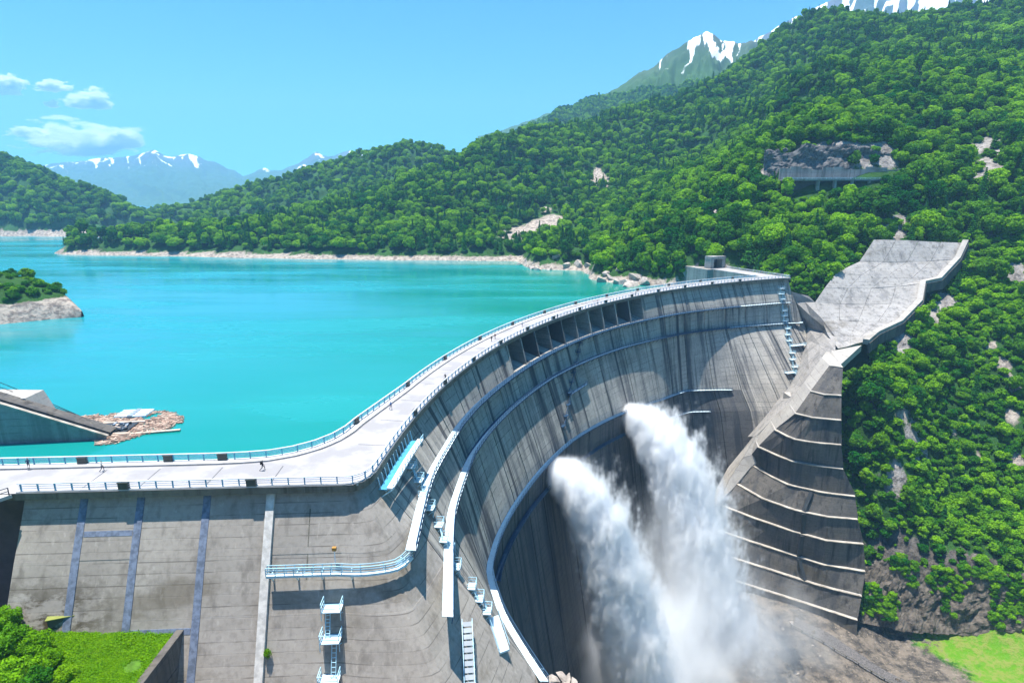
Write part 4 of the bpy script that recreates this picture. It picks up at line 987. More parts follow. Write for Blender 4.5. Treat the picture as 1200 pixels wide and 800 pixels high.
#PART3
# ------------------------------------------------------------------ vegetation
def quads_from(C, N, size, rng, jit=0.5, aspect=1.0):
    """one small leaf-clump quad at each centre C facing roughly along N"""
    n = len(C); N = N + rng.normal(0, jit, (n, 3)); N /= np.linalg.norm(N, axis=1)[:, None] + 1e-9
    A = np.cross(N, rng.normal(0, 1, (n, 3))); A /= np.linalg.norm(A, axis=1)[:, None] + 1e-9
    Bv = np.cross(N, A); s = (size * rng.uniform(0.6, 1.3, n))[:, None]; A = A * s * aspect; Bv = Bv * s
    bend = N * s * 0.35
    V = np.stack([C - A, C - Bv * 0.8 - bend * 0.4, C + A, C + Bv * 0.8 + bend * 0.4], 1).reshape(-1, 3)
    return V, np.arange(4 * n).reshape(n, 4)
def broad_crown(name, seed, r=4.6, h=9.5, base=2.2, ncl=42, per=44, leaf=0.48, mat='leaf', flat=1.0):
    g = np.random.default_rng(seed); Vs = []; Qs = []; off = 0
    c0 = np.array([0, 0, base + (h - base) * 0.52]); rz = (h - base) * 0.5
    lob = g.normal(0, 1, (5, 3)); lob /= np.linalg.norm(lob, axis=1)[:, None]; la = g.uniform(-0.28, 0.30, 5)
    for k in range(ncl):
        d = g.normal(0, 1, 3); d[2] = d[2] * 0.9 + 0.25; d /= np.linalg.norm(d)
        rad = 0.80 + (np.clip(lob @ d, 0, 1) ** 3 * la).sum() + g.uniform(-0.16, 0.10)
        cc = c0 + d * np.array([r, r, rz * flat]) * rad * 0.86
        cr = r * g.uniform(0.24, 0.40)
        n = int(per * g.uniform(0.7, 1.3)); q = g.normal(0, 1, (n, 3)); q += d * 0.55 + [0, 0, 0.35]; q /= np.linalg.norm(q, axis=1)[:, None]
        V, Q = quads_from(cc + q * cr * np.array([1, 1, 0.75]) * g.uniform(0.75, 1.05, (n, 1)), q, leaf, g)
        Vs.append(V); Qs.append(Q + off); off += len(V)
    # darker inside of the crown
    n = 160; q = g.normal(0, 1, (n, 3)); q /= np.linalg.norm(q, axis=1)[:, None]
    V, Q = quads_from(c0 + q * np.array([r, r, rz]) * 0.55, q, leaf * 2.6, g, 0.3); Vs.append(V); Qs.append(Q + off)
    return np_mesh(name, np.concatenate(Vs), np.concatenate(Qs), M[mat])
def cone_crown(name, seed, r=2.6, h=14, n=1300, leaf=0.42):
    g = np.random.default_rng(seed); t = g.uniform(0, 1, n) ** 0.75; lay = np.floor(t * 13) / 13 + g.uniform(-0.01, 0.02, n)
    z = h * (0.10 + 0.9 * (1 - 0) * (1 - lay)); rr = r * (lay + 0.04) * (0.75 + 0.35 * ((1 - lay) * 13 % 1)) * np.sqrt(g.uniform(0.25, 1, n)) * (1 + 0.2 * np.sin(5 * g.uniform(0, 6.28, n)))
    a = g.uniform(0, 2 * math.pi, n); z = z - rr * 0.35
    C = np.stack([rr * np.cos(a), rr * np.sin(a), z], 1); N = np.stack([np.cos(a) * 0.7, np.sin(a) * 0.7, np.full(n, 0.75)], 1)
    V, Q = quads_from(C, N, leaf, g, 0.35)
    return np_mesh(name, V, Q, M['needle'])
def trunk_mesh(name, h, r, limbs=4, seed=1):
    g = random.Random(seed); V = []; Fc = []
    def tube(a, b, r0, r1):
        o = len(V); a = Vector(a); b = Vector(b); d = (b - a).normalized(); x = d.orthogonal(); y = d.cross(x)
        for p, rr in ((a, r0), ((a + b) / 2 + Vector((g.uniform(-.1, .1), g.uniform(-.1, .1), 0)), (r0 + r1) / 2), (b, r1)):
            for k in range(6): V.append(p + (x * math.cos(k * 1.0472) + y * math.sin(k * 1.0472)) * rr)
        for q in range(2):
            for k in range(6): Fc.append((o + q * 6 + k, o + q * 6 + (k + 1) % 6, o + q * 6 + 6 + (k + 1) % 6, o + q * 6 + 6 + k))
    tube((0, 0, -1.5), (g.uniform(-.3, .3), g.uniform(-.3, .3), h), r, r * 0.45)
    for k in range(limbs):
        a = g.uniform(0, 6.28); z = h * g.uniform(0.45, 0.9); L = h * g.uniform(0.25, 0.45)
        tube((0, 0, z), (math.cos(a) * L, math.sin(a) * L, z + L * 0.8), r * 0.4, r * 0.12)
    m = bpy.data.meshes.new(name); m.from_pydata([tuple(v) for v in V], [], Fc); m.materials.append(M['trunk']); return m
BROAD = [broad_crown('broadleaf_crown_%s' % 'abcd'[k], 100 + k, r=(4.6, 5.2, 4.0, 4.8)[k], h=(10, 10.5, 11, 9)[k]) for k in range(4)]
BROAD += [broad_crown('broadleaf_crown_e', 104, r=3.4, h=13.5, ncl=40, per=42, leaf=0.42), broad_crown('broadleaf_crown_f', 105, r=6.2, h=9.5, ncl=56, per=44, leaf=0.5, flat=0.8)]
CONE = [cone_crown('conifer_crown_a', 201), cone_crown('conifer_crown_b', 202, 3.1, 12.5)]
SHRUB = [broad_crown('shrub_foliage_%s' % 'abc'[k], 300 + k, r=(2.3, 2.8, 2.0)[k], h=(2.9, 2.6, 3.4)[k], base=-0.6, ncl=20, per=34, leaf=0.30, mat='leafb') for k in range(3)]
TR_B = [trunk_mesh('broadleaf_trunk_%s' % 'abcdef'[k], 6.0, 0.26, 5, k) for k in range(6)]
TR_C = [trunk_mesh('conifer_trunk', 10.0, 0.22, 0, 9)]

# scatter candidates on the mountainside
def in_poly(px, py, poly):
    ins = np.zeros(len(px), bool); n = len(poly)
    for i in range(n):
        x0, y0 = poly[i]; x1, y1 = poly[(i + 1) % n]
        cnd = ((y0 > py) != (y1 > py)) & (px < (x1 - x0) * (py - y0) / (y1 - y0 + 1e-12) + x0); ins ^= cnd
    return ins
SLABP = [(at(u, v, D)[0] - 1, at(u, v, D)[1] + (7 if v < 290 else 0)) for u, v, D in left] + [(at(u, v, D)[0] + 1.5, at(u, v, D)[1] - 1.5 + (8 if v < 290 else 0)) for u, v, D in right[::-1]]
BUTP = [tuple(RES[-1][0] + [-3, 0]), tuple(RES[-1][-1] + [1.5, -3]), tuple(RES[4][-1] + [3.5, 0]), tuple(RES[0][-1] + [4.0, 2]), tuple(RES[0][0] + [-6, 12]), tuple(RES[6][0] + [-10, 10])]
DAMP = [tuple(p) for p in UP] + [tuple(far_s + FWD * 60 + FWN * 6), tuple(FAR_C + [16, -14]), tuple(FAR_C + [10, -40]), (80, 180), (0, 90), (-70, 60)]
GALP = [tuple((g0 + gdx * 8 + gn * 18)[:2]), tuple((g0 + gdx * (GL - 24) + gn * 18)[:2]), tuple((g0 + gdx * (GL + 2) - gn * 4)[:2]), tuple((g0 + gdx * -3 - gn * 4)[:2])]
GALN = [tuple((g0 + gdx * -4 + gn * 6.5)[:2]), tuple((g0 + gdx * (GL + 4) + gn * 6.5)[:2]), tuple((g0 + gdx * (GL + 4) - gn * 6)[:2]), tuple((g0 + gdx * -4 - gn * 6)[:2])]
def keep(x, y, z, dens_rock=0.45):
    r_, s_, g_, v_ = masks(x, y, z)
    ok = (z > -6.6) | ((x > 60) & (y < 335) & (z > (-118 if dens_rock > 1.5 else -107)))
    ok &= (r_ < dens_rock) & (s_ < 0.4) & (v_ < (0.9 if dens_rock > 1.5 else 0.3)) & (g_ < 0.3)
    for P in (SLABP, BUTP, DAMP, GALN if 0.7 < dens_rock < 1.5 else GALP): ok &= ~in_poly(x, y, P)
    return ok
def grid_pts(x0, x1, y0, y1, st, jit=0.42):
    X, Y = np.meshgrid(np.arange(x0, x1, st), np.arange(y0, y1, st), indexing='ij')
    X = X.ravel() + RNG.uniform(-jit, jit, X.size) * st; Y = Y.ravel() + RNG.uniform(-jit, jit, Y.size) * st
    return X, Y
TREES = []                                   # x y z scale kind variant
def visible(x, y, z, m=120):
    p = proj(np.stack([x, y, z], 1)); return (p[:, 2] > 5) & (p[:, 0] > -m) & (p[:, 0] < 1200 + m) & (p[:, 1] > -m) & (p[:, 1] < 800 + m)
def scatter(x0, x1, y0, y1, st, smin, smax, kind_p, cond=None, rock=0.45):
    x, y = grid_pts(x0, x1, y0, y1, st); z = hgt(x, y); ok = visible(x, y, z) & keep(x, y, z, rock)
    if cond is not None: ok &= cond(x, y, z)
    x, y, z = x[ok], y[ok], z[ok]; n = len(x)
    clump = fbm(x / 45, y / 45, 71, 3)
    kind = np.where(RNG.uniform(0, 1, n) + 0.5 * clump < kind_p, 1, 0)
    return np.stack([x, y, z, smin + (smax - smin) * np.clip(0.5 + 0.55 * fbm(x / 25, y / 25, 73, 2) + RNG.normal(0, 0.28, n), 0, 1.25), kind, RNG.integers(0, 12, n)], 1)
gorge = lambda x, y, z: (x > 60) & (y < 335) & (z < 25)
T_near = scatter(-20, 520, 300, 420, 5.6, 0.42, 1.18, 0.26, lambda x, y, z: ~gorge(x, y, z))
T_mid = scatter(-700, 900, 420, 640, 6.0, 0.42, 1.15, 0.24)
T_far = scatter(-700, 1000, 640, 1120, 6.8, 0.48, 1.2, 0.24)
T_r = scatter(300, 700, 180, 300, 6.0, 0.5, 1.1, 0.2, lambda x, y, z: ~gorge(x, y, z))
T_g = scatter(120, 330, 195, 335, 10.5, 0.45, 0.85, 0.10, gorge)            # trees standing in the shrubs of the gorge wall
B_g = scatter(90, 340, 195, 340, 3.1, 0.65, 1.35, -1, gorge, rock=0.62)
B_k = scatter(125, 260, 180, 240, 3.6, 0.3, 0.9, -1, lambda x, y, z: (z > -118) & (fbm(x / 10, y / 10, 97, 2) > -0.12), rock=2.0)
B_n = scatter(60, 330, 300, 420, 5.2, 0.8, 1.6, -1, lambda x, y, z: ~gorge(x, y, z), rock=0.75)
# hand-placed large trees beside the buttress and on the gorge wall
extra = []
for (u, v, D, sc, k) in [(1020, 470, 250, 1.05, 0), (1005, 455, 253, 0.8, 0), (1035, 490, 246, 0.8, 0), (1003, 540, 238, 0.9, 0), (1012, 580, 233, 0.85, 0), (1000, 510, 243, 0.7, 0), (1022, 612, 226, 0.7, 0), (1040, 640, 222, 0.55, 0), (1141, 470, 262, 0.75, 1), (1150, 330, 316, 1.1, 0), (1170, 350, 308, 1.1, 0), (1120, 345, 310, 0.9, 1), (1130, 325, 318, 1.0, 1), (1180, 300, 330, 1.2, 0)]:
    p = at(u, v, D); extra.append((p[0], p[1], float(hgt(p[0], p[1])), sc, k, len(extra)))
ALLT = np.concatenate([T_near, T_mid, T_far, T_r, T_g, np.array(extra)])
ALLB = np.concatenate([B_g, B_k, B_n])
def size_rank(T, hh):
    p = proj(T[:, :3] + [0, 0, hh / 2]); ins = (p[:, 0] > -10) & (p[:, 0] < 1210) & (p[:, 1] > -10) & (p[:, 1] < 800)
    return np.where(ins, T[:, 3] * hh / p[:, 2], 0)
def unseen_behind(T):                        # terrain between the eye and the tree
    out = np.zeros(len(T), bool); e = np.array([0, 0, CH])
    for f in np.linspace(0.55, 0.97, 22):
        q = e + (T[:, :3] + [0, 0, 7] - e) * f; out |= (hgt(q[:, 0], q[:, 1]) > q[:, 2] + 1.0) & (q[:, 1] > 330)
    return out
def place_of(x, y, z):
    if x > 60 and y < 335 and z < 25:
        if x < 190: return 'on the gorge wall beside the stepped buttress'
        return 'on the steep gorge wall of shrubs'
    u = proj([[x, y, z]])[0, 0]
    if u > 1090: return 'on the upper slope beyond the sprayed concrete slab'
    if u > 905: return ('between the sprayed concrete slab and the road gallery' if z < 46 else 'above the road gallery and its grey cliff')
    if z < 22: return 'on the rocky bank above the far dam end'
    return 'on the spur above the tunnel portal'
def instance_stuff(name, label, T, src, kind='stuff', cat='forest', rz=True):
    if len(T) == 0: return None
    m = bpy.data.meshes.new(name); m.vertices.add(len(T)); m.vertices.foreach_set('co', T[:, :3].astype(np.float32).ravel())
    a = m.attributes.new('scl', 'FLOAT_VECTOR', 'POINT'); s = T[:, 3]
    a.data.foreach_set('vector', np.stack([s * RNG.uniform(0.85, 1.2, len(T)), s * RNG.uniform(0.85, 1.2, len(T)), s * RNG.uniform(0.8, 1.2, len(T))], 1).astype(np.float32).ravel())
    a = m.attributes.new('rot', 'FLOAT_VECTOR', 'POINT'); a.data.foreach_set('vector', np.stack([RNG.uniform(-.08, .08, len(T)), RNG.uniform(-.08, .08, len(T)), RNG.uniform(0, 6.28, len(T))], 1).astype(np.float32).ravel())
    o = bpy.data.objects.new(name, m); link(o); tag(o, label, cat, kind=kind)
    ng = bpy.data.node_groups.new(name + '_scatter', 'GeometryNodeTree'); ng.interface.new_socket('Geometry', in_out='INPUT', socket_type='NodeSocketGeometry'); ng.interface.new_socket('Geometry', in_out='OUTPUT', socket_type='NodeSocketGeometry')
    gi_ = ng.nodes.new('NodeGroupInput'); go = ng.nodes.new('NodeGroupOutput'); ip = ng.nodes.new('GeometryNodeInstanceOnPoints'); oi = ng.nodes.new('GeometryNodeObjectInfo')
    oi.inputs['Object'].default_value = src; oi.inputs['As Instance'].default_value = True
    for nm, sk in (('rot', 'Rotation'), ('scl', 'Scale')):
        na = ng.nodes.new('GeometryNodeInputNamedAttribute'); na.data_type = 'FLOAT_VECTOR'; na.inputs['Name'].default_value = nm; ng.links.new(na.outputs['Attribute'], ip.inputs[sk])
    ng.links.new(gi_.outputs[0], ip.inputs['Points']); ng.links.new(oi.outputs['Geometry'], ip.inputs['Instance']); ng.links.new(ip.outputs[0], go.inputs[0])
    md = o.modifiers.new('scatter', 'NODES'); md.node_group = ng
    return o
KINDS = {0: ('broadleaf_tree', 'round leafy broadleaf tree', BROAD, TR_B), 1: ('conifer_tree', 'pointed dark conifer tree', CONE, TR_C)}
SRC = {}
hid = unseen_behind(ALLT)
for kind, lim in ((0, 300), (1, 120)):
    nm, lb, crowns, trunks = KINDS[kind]
    T = ALLT[(ALLT[:, 4] == kind)]; hd = hid[(ALLT[:, 4] == kind)]
    rk = np.where(hd, 0, size_rank(T, 11)); order = np.argsort(-rk); top = order[:lim]; rest = order[lim:]
    for i in top:
        x, y, z, sc, _, va = T[i]; va = int(va) % len(crowns)
        root = empty(nm, (x, y, z - 0.3), RNG.uniform(0, 6.28)); root.scale = (sc, sc, sc * RNG.uniform(0.9, 1.15))
        pl = place_of(x, y, z)
        shp = (('small ' if sc < 0.72 else 'large ' if sc > 1.18 else '') + (lb if kind else {4: 'tall narrow broadleaf tree', 5: 'wide spreading broadleaf tree'}.get(va, 'round leafy broadleaf tree')))
        tag(root, shp + ' ' + pl, 'tree', shp + ' group ' + pl)
        o = bpy.data.objects.new('crown', crowns[va]); link(o, root); SRC.setdefault((kind, va), o)
        o = bpy.data.objects.new('trunk', trunks[va % len(trunks)]); link(o, root)
    R_ = T[rest]
    for va in range(len(crowns)):
        if (kind, va) not in SRC: continue
        instance_stuff('forest', 'dense %s forest covering the mountainside above the lake' % ('broadleaf' if kind == 0 else 'dark conifer'), R_[(R_[:, 5].astype(int) % len(crowns)) == va], SRC[(kind, va)])
rk = size_rank(ALLB, 3); order = np.argsort(-rk); SSRC = {}
for i in order[:300]:
    x, y, z, sc, _, va = ALLB[i]; va = int(va) % 3
    o = bpy.data.objects.new('shrub', SHRUB[va]); link(o); o.location = (x, y, z - 0.2); o.rotation_euler = (0, 0, RNG.uniform(0, 6.28)); o.scale = (sc, sc, sc)
    pl = place_of(x, y, z); shp = ('small ' if sc < 0.85 else 'large ' if sc > 1.15 else '') + ('low leafy', 'broad flat', 'tall upright')[va] + ' green shrub'; tag(o, shp + ' ' + pl, 'shrub', shp + ' group ' + pl); SSRC.setdefault(va, o)
R_ = ALLB[order[300:]]
for va in range(3): instance_stuff('undergrowth', 'thick green shrubs covering the gorge wall and slopes', R_[(R_[:, 5].astype(int) % 3) == va], SSRC[va], cat='undergrowth')
# forests of the further hills
def mesh_scatter(V, n, zlo, zhi, smin, smax, tmax=None, tmin=0):
    nu, nd = V.shape[:2]; a = RNG.integers(0, nu - 1, n * 2); b = RNG.integers(tmin, min(tmax or nd, nd) - 1, n * 2)
    ar = np.linalg.norm(np.cross(V[a + 1, b] - V[a, b], V[a, b + 1] - V[a, b]), axis=1); k_ = RNG.uniform(0, 1, len(a)) < ar / np.percentile(ar, 90); a = a[k_][:n]; b = b[k_][:n]; n = len(a)
    f, g = RNG.uniform(0, 1, (n, 1)), RNG.uniform(0, 1, (n, 1))
    P = V[a, b] * (1 - f) * (1 - g) + V[a + 1, b] * f * (1 - g) + V[a, b + 1] * (1 - f) * g + V[a + 1, b + 1] * f * g
    ok = (P[:, 2] > zlo) & (P[:, 2] < zhi) & visible(P[:, 0], P[:, 1], P[:, 2], 60)
    P = P[ok]; n = len(P)
    return np.concatenate([P, RNG.uniform(smin, smax, (n, 1)), np.zeros((n, 1)), RNG.integers(0, 12, (n, 1))], 1)
for V_, n_, zlo, zhi, nm_ in ((HV1, 22000, 1, 900, 'hill behind the spit'), (HV2, 17000, 1, 900, 'mountain across the lake'), (HV3, 40000, 20, 300, 'lower flanks of the pointed peak')):
    T = mesh_scatter(V_, n_, zlo, zhi, 0.6, 1.15, 72, 30 if V_ is HV3 else 0)
    for va in range(6): instance_stuff('forest', 'hazy far forest on the %s' % nm_, T[(T[:, 5].astype(int) % 6) == va], SRC[(0, va)])
# headland greenery
T = mesh_scatter(HDV, 1500, -3.4, 60, 0.45, 1.0); 
instance_stuff('undergrowth', 'bright green bushes topping the headland in the lake', T[: int(len(T) * 0.9)], SSRC[1], cat='undergrowth')
for i, (x, y, z, sc, _, va) in enumerate(T[int(len(T) * 0.9):][:14]):
    root = empty('broadleaf_tree', (x, y, z - 0.3), i); sc *= 0.7; root.scale = (sc,) * 3; tag(root, 'small broadleaf tree on top of the headland in the lake', 'tree', 'trees on the headland')
    o = bpy.data.objects.new('crown', BROAD[int(va) % 4]); link(o, root); o = bpy.data.objects.new('trunk', TR_B[int(va) % 6]); link(o, root)

# ------------------------------------------------------------------ rocks: shoreline boulders, gorge floor, cliff blocks
def rock_mesh(name, seed, mat):
    g = np.random.default_rng(seed); bm = bmesh.new()
    for p in g.normal(0, 1, (22, 3)):
        p = p / np.linalg.norm(p) * g.uniform(0.75, 1.1); bm.verts.new(p * np.array([1.0, 0.8, 0.75]))
    r_ = bmesh.ops.convex_hull(bm, input=bm.verts)
    bmesh.ops.delete(bm, geom=[v for v in bm.verts if not v.link_faces], context='VERTS')
    m = bpy.data.meshes.new(name); bm.to_mesh(m); bm.free(); m.materials.append(mat); return m
def m_rock(name, a, b_):
    b = NB(name); n1 = b.noise(b.pos(), 0.5, 6, 0.7); n2 = b.noise(b.pos(), 2.5, 4, 0.7); b.bump(n2, 0.8, 0.3)
    return b.fin(b.mix(b.ramp(n1, 0.35, 0.65), a, b_), 0.92, 0.15)
M['rockp'] = m_rock('pale_shore_rock', (0.52, 0.45, 0.38), (0.30, 0.26, 0.23)); M['rockd'] = m_rock('grey_cliff_rock', (0.20, 0.185, 0.175), (0.065, 0.065, 0.068)); M['rockb'] = m_rock('brown_gorge_rock', (0.20, 0.165, 0.13), (0.06, 0.052, 0.045))
RK = {k: [rock_mesh('rock_%s_%s' % (k, 'abc'[i]), 400 + i, M[k]) for i in range(3)] for k in ('rockp', 'rockd', 'rockb')}
clf = mesh_obj('cliff', CLIFF_V, CLIFF_F, M['rockd']); clf.location = Vector(g0); tag(clf, 'grey jointed rock cliff rising behind the road gallery wall', 'cliff')
nrk = 0
def rock(x, y, z, s, k, label, group, tilt=0.6):
    global nrk
    o = bpy.data.objects.new('boulder', RK[k][nrk % 3]); nrk += 1; link(o); o.location = (x, y, z); o.scale = (s[0], s[1], s[2]); o.rotation_euler = (random.uniform(-tilt, tilt), random.uniform(-tilt, tilt), random.uniform(0, 6.28))
    tag(o, label, 'rock', group); return o
for (u, v, D, s) in [(706, 331, 372, 6), (716, 330, 374, 5), (724, 334, 366, 7), (733, 337, 360, 6.5), (740, 341, 352, 7), (711, 325, 380, 5), (728, 322, 382, 6), (745, 332, 366, 7), (755, 336, 360, 6.5), (622, 313, 440, 5), (632, 315, 436, 5.5), (644, 315, 434, 4.5), (652, 310, 446, 5), (664, 314, 436, 5), (678, 312, 436, 6), (690, 314, 430, 5), (610, 308, 470, 4), (598, 300, 520, 5), (603, 292, 540, 5), (592, 290, 545, 5)]:
    p = at(u, v, D); rock(p[0], p[1], max(LZ - 0.5, hgt(p[0], p[1]) - 0.5), (s, s * random.uniform(.6, .9), s * random.uniform(.6, 1.2)), 'rockp', 'pale angular boulder on the lake shore near the far dam end', 'shore boulders')
for i in range(16):
    u = random.uniform(880, 1058); v = random.uniform(168, 200); D = 397 + (197 - v) * 0.3; p = at(u, v, D); s = random.uniform(1.5, 3.6)
    rock(p[0], p[1], p[2] - 1, (s, s * .6, s * random.uniform(.9, 1.6)), 'rockd', 'grey jointed rock block of the cliff above the road gallery', 'cliff blocks', 0.25)
for i in range(40):
    u = random.uniform(1018, 1215); v = random.uniform(728, 748); D = 203 - (v - 728) * 0.3; p = at(u, v, D); s = random.uniform(0.5, 1.8)
    rock(p[0], p[1], hgt(p[0], p[1]) + s * .05, (s, s * .7, s * random.uniform(.5, 1.0)), 'rockb', 'dark brown rock in the bank at the foot of the gorge wall', 'gorge bank rocks')
for i in range(110):
    x = random.uniform(70, 150); y = random.uniform(165, 215); s = random.uniform(0.3, 1.5) ** 1.4
    if in_poly(np.array([x]), np.array([y]), BUTP)[0] or x - 70 > (215 - y) * 2.6: continue
    rock(x, y, hgt(x, y) + s * .1, (s, s * .8, s * .6), 'rockb' if i % 3 else 'rockp', 'loose stone on the damp gorge floor below the jets', 'gorge floor stones')
# foot of the near arch: pale rocks
for i, (u, v) in enumerate([(648, 796), (658, 793), (664, 799), (640, 802), (672, 803)]):
    p = up(u, v, -37); rock(p[0], p[1], p[2], (1.5, 1.2, 1.0), 'rockp', 'yellowish rock at the foot of the third catwalk end', 'rocks at the catwalk foot')
bk_ = [up(1008, 726, -119), up(1060, 737, -119.5), up(1120, 741, -119.5), up(1215, 754, -119), up(1330, 770, -118)]
ci, cj = 110, 30; V = []; Fc = []
for i in range(ci):
    t = i / (ci - 1) * 4; k = min(3, int(t)); p = bk_[k] * (1 - (t - k)) + bk_[k + 1] * (t - k); hh = 20 + 7 * float(fbm(np.array(t * 1.7), np.array(0.2), 121, 3))
    for j in range(cj):
        q = j / (cj - 1); o_ = 10.5 * q + 5.0 * (float(ridged(np.array(t * 3.1 + q * 0.9), np.array(q * 2.6 - t), 123, 4)) - 0.55) * math.sin(math.pi * min(1, q * 1.15 + 0.08)) + 0.7 * float(fbm(np.array(t * 22), np.array(q * 14), 124, 3))
        V.append(p + np.array([0.12 * o_, o_, -1.0 + hh * q]))
for i in range(ci - 1):
    for j in range(cj - 1): a = i * cj + j; Fc.append((a, a + cj, a + cj + 1, a + 1))
rbk = mesh_obj('rock_bank', V, Fc, M['rockb']); tag(rbk, 'dark rugged rock bank at the foot of the shrub covered gorge wall', 'rock bank'); BANK = V
fern = []
for i in range(1300):
    v_ = BANK[random.randrange(len(BANK))]; dn_ = float(fbm(np.array(v_[0] / 8), np.array(v_[2] / 8), 131, 3))
    if dn_ > -0.10 and v_[2] > -118: fern.append((v_[0], v_[1] + 0.1, v_[2] - 0.3, random.uniform(0.25, 0.7), 0, 0))
instance_stuff('undergrowth', 'green ferns and moss clinging to the dark rock bank', np.array(fern), SSRC[1], cat='undergrowth')
# gravel track with a low pipe fence across the gorge floor
tr = [up(930, 728, -120), up(985, 752, -120), up(1050, 785, -120), up(1120, 820, -120)]
V = []; Fc = []
for i in range(40):
    t = i / 39 * 3; k = min(2, int(t)); p = tr[k] * (1 - (t - k)) + tr[k + 1] * (t - k)
    for o_ in np.linspace(-3.2, 3.2, 5): V.append((p[0] + o_ * .62, p[1] + o_ * .78, float(hgt(p[0] + o_ * .62, p[1] + o_ * .78)) + 0.35))
for i in range(39):
    for j in range(4): a = i * 5 + j; Fc.append((a, a + 1, a + 6, a + 5))
trk = mesh_obj('gravel_track', V, Fc, m_plain('dark_gravel', (0.11, 0.10, 0.095), 0.95, var=0.5, sc=2.2), smooth=True); tag(trk, 'dark gravel track across the gorge floor', 'track', kind='structure')
pts = [np.array(V[i * 5 + 0]) for i in range(0, 40)]; root = empty('pipe_fence', pts[0]); tag(root, 'low pipe fence beside the gravel track on the gorge floor', 'fence')
mb = MB(); mb.sweep([p - pts[0] + [0, 0, 0.9] for p in pts], 0.2, 0.2); mb.build('pipe', M['fascia'], root)
mb = MB(); [mb.bar(p - pts[0] - [0, 0, .3], p - pts[0] + [0, 0, .9], 0.3) for p in pts[::3]]; mb.build('supports', M['butt'], root)

# ------------------------------------------------------------------ grass terrace and bushes at the foot of the near wing
TZ = -17.6
TX1 = -45.4
V = []; Fc = []; nu_, nv_ = 60, 30
def ter_z(x, y):
    base = TZ + 0.9 * fbm(x / 5, y / 5, 91, 3) * 0.8
    return base + np.clip((-60 - x) / 8, 0, 3.0) * 1.5
for i in range(nu_):
    x = -110 + (TX1 + 110) * i / (nu_ - 1)
    for j in range(nv_):
        y1 = wing_pt(x)[1] - 6.6; y = 38 + (y1 - 38) * j / (nv_ - 1)
        V.append((x, y, float(ter_z(np.array(x), np.array(y)))))
for i in range(nu_ - 1):
    for j in range(nv_ - 1): a = i * nv_ + j; Fc.append((a, a + nv_, a + nv_ + 1, a + 1))
ter = mesh_obj('grass_terrace', V, Fc, m_plain('terrace_soil_grass', (0.075, 0.17, 0.012), 0.95, var=0.35, sc=0.8), smooth=True); tag(ter, 'bright green grass terrace at the foot of the near wing wall', 'lawn', kind='structure')
ret = empty('retaining_wall', (TX1, 60, TZ - 10)); tag(ret, 'dark stained concrete retaining wall holding up the grass terrace', 'wall')
for k in range(5):
    y0 = 38 + k * 6.35; y1 = min(y0 + 6.3, 70.4)
    for j in range(4):
        mb = MB(); mb.abox(-0.05 + 0.06 * ((k + j) % 2), 0.55 + 0.06 * ((k + j) % 2), y0 - 60 + .03, y1 - 60 - .03, 10.3 - (j + 1) * 4 + .03, 10.3 - j * 4); mb.build('wall_block', M['butt'], ret)
mb = MB(); mb.abox(-0.3, 0.68, 38 - 60, 70.4 - 60, 10.1, 10.28); mb.build('coping', M['butt'], ret)
# tufts
def tuft(name, seed, n=60, r=0.5, h=0.45, leaf=0.11, mat='lawn'):
    g = np.random.default_rng(seed); C = g.normal(0, 1, (n, 3)) * [r * .6, r * .6, h * .3] + [0, 0, h * .5]; C[:, 2] = np.abs(C[:, 2])
    V, Q = quads_from(C, np.stack([g.normal(0, .6, n), g.normal(0, .6, n), np.ones(n)], 1), leaf, g, 0.5); return np_mesh(name, V, Q, M[mat])
tf = bpy.data.objects.new('grass_tuft', tuft('grass_tuft', 5, 70, 0.55, 0.45)); link(tf); tf.location = (-58, 66, float(ter_z(np.array(-58.), np.array(66.)))); tag(tf, 'tuft of bright green grass on the terrace', 'grass', kind='stuff')
n = 22000; x = RNG.uniform(-100, TX1 - 0.2, n); y = np.array([RNG.uniform(44, wing_pt(a)[1] - 6.9) for a in x]); z = ter_z(x, y); ok = visible(x, y, z, 40)
bare = np.hypot(x + 47.8, (y - 63.5)) < 1.3; ok &= ~bare
T = np.stack([x, y, z, RNG.uniform(0.35, 0.8, n) * (1 + 0.8 * np.clip(fbm(x / 3, y / 3, 95, 3), 0, 1)), np.zeros(n), np.zeros(n)], 1)[ok]
instance_stuff('grass', 'short bright green grass and weeds covering the terrace', T, tf, cat='grass')
NB_ = [broad_crown('bush_foliage_%s' % 'ab'[k], 500 + k, r=2.3, h=3.6, base=-0.3, ncl=34, per=90, leaf=0.13, mat='lawn' if k else 'leafb') for k in range(2)]
for i, (u, v, z, sc) in enumerate([(10, 745, -14, 1.0), (38, 752, -15, 0.9), (15, 785, -15, 1.1), (55, 775, -16.5, 0.8), (5, 712, -13, 0.9), (75, 790, -17, 0.7), (40, 800, -16.5, 0.9), (95, 762, -17.4, 0.45), (152, 765, -17.6, 0.35), (70, 740, -17, 0.4), (22, 700, -13.5, 0.5), (120, 745, -17.6, 0.3)]):
    p = up(u, v, z); o = bpy.data.objects.new('bush', NB_[i % 2]); link(o); o.location = (p[0], p[1], min(p[2] - 1.4, float(ter_z(np.array(p[0]), np.array(p[1]))) + 0.1)); o.scale = (sc,) * 3; o.rotation_euler = (0, 0, i)
    tag(o, 'leafy bush on the grass terrace below the near wing wall', 'bush', 'terrace bushes')
p = up(85, 716, -15.5); blk = empty('concrete_ledge', p); tag(blk, 'small overgrown concrete ledge beside the terrace bushes', 'ledge')
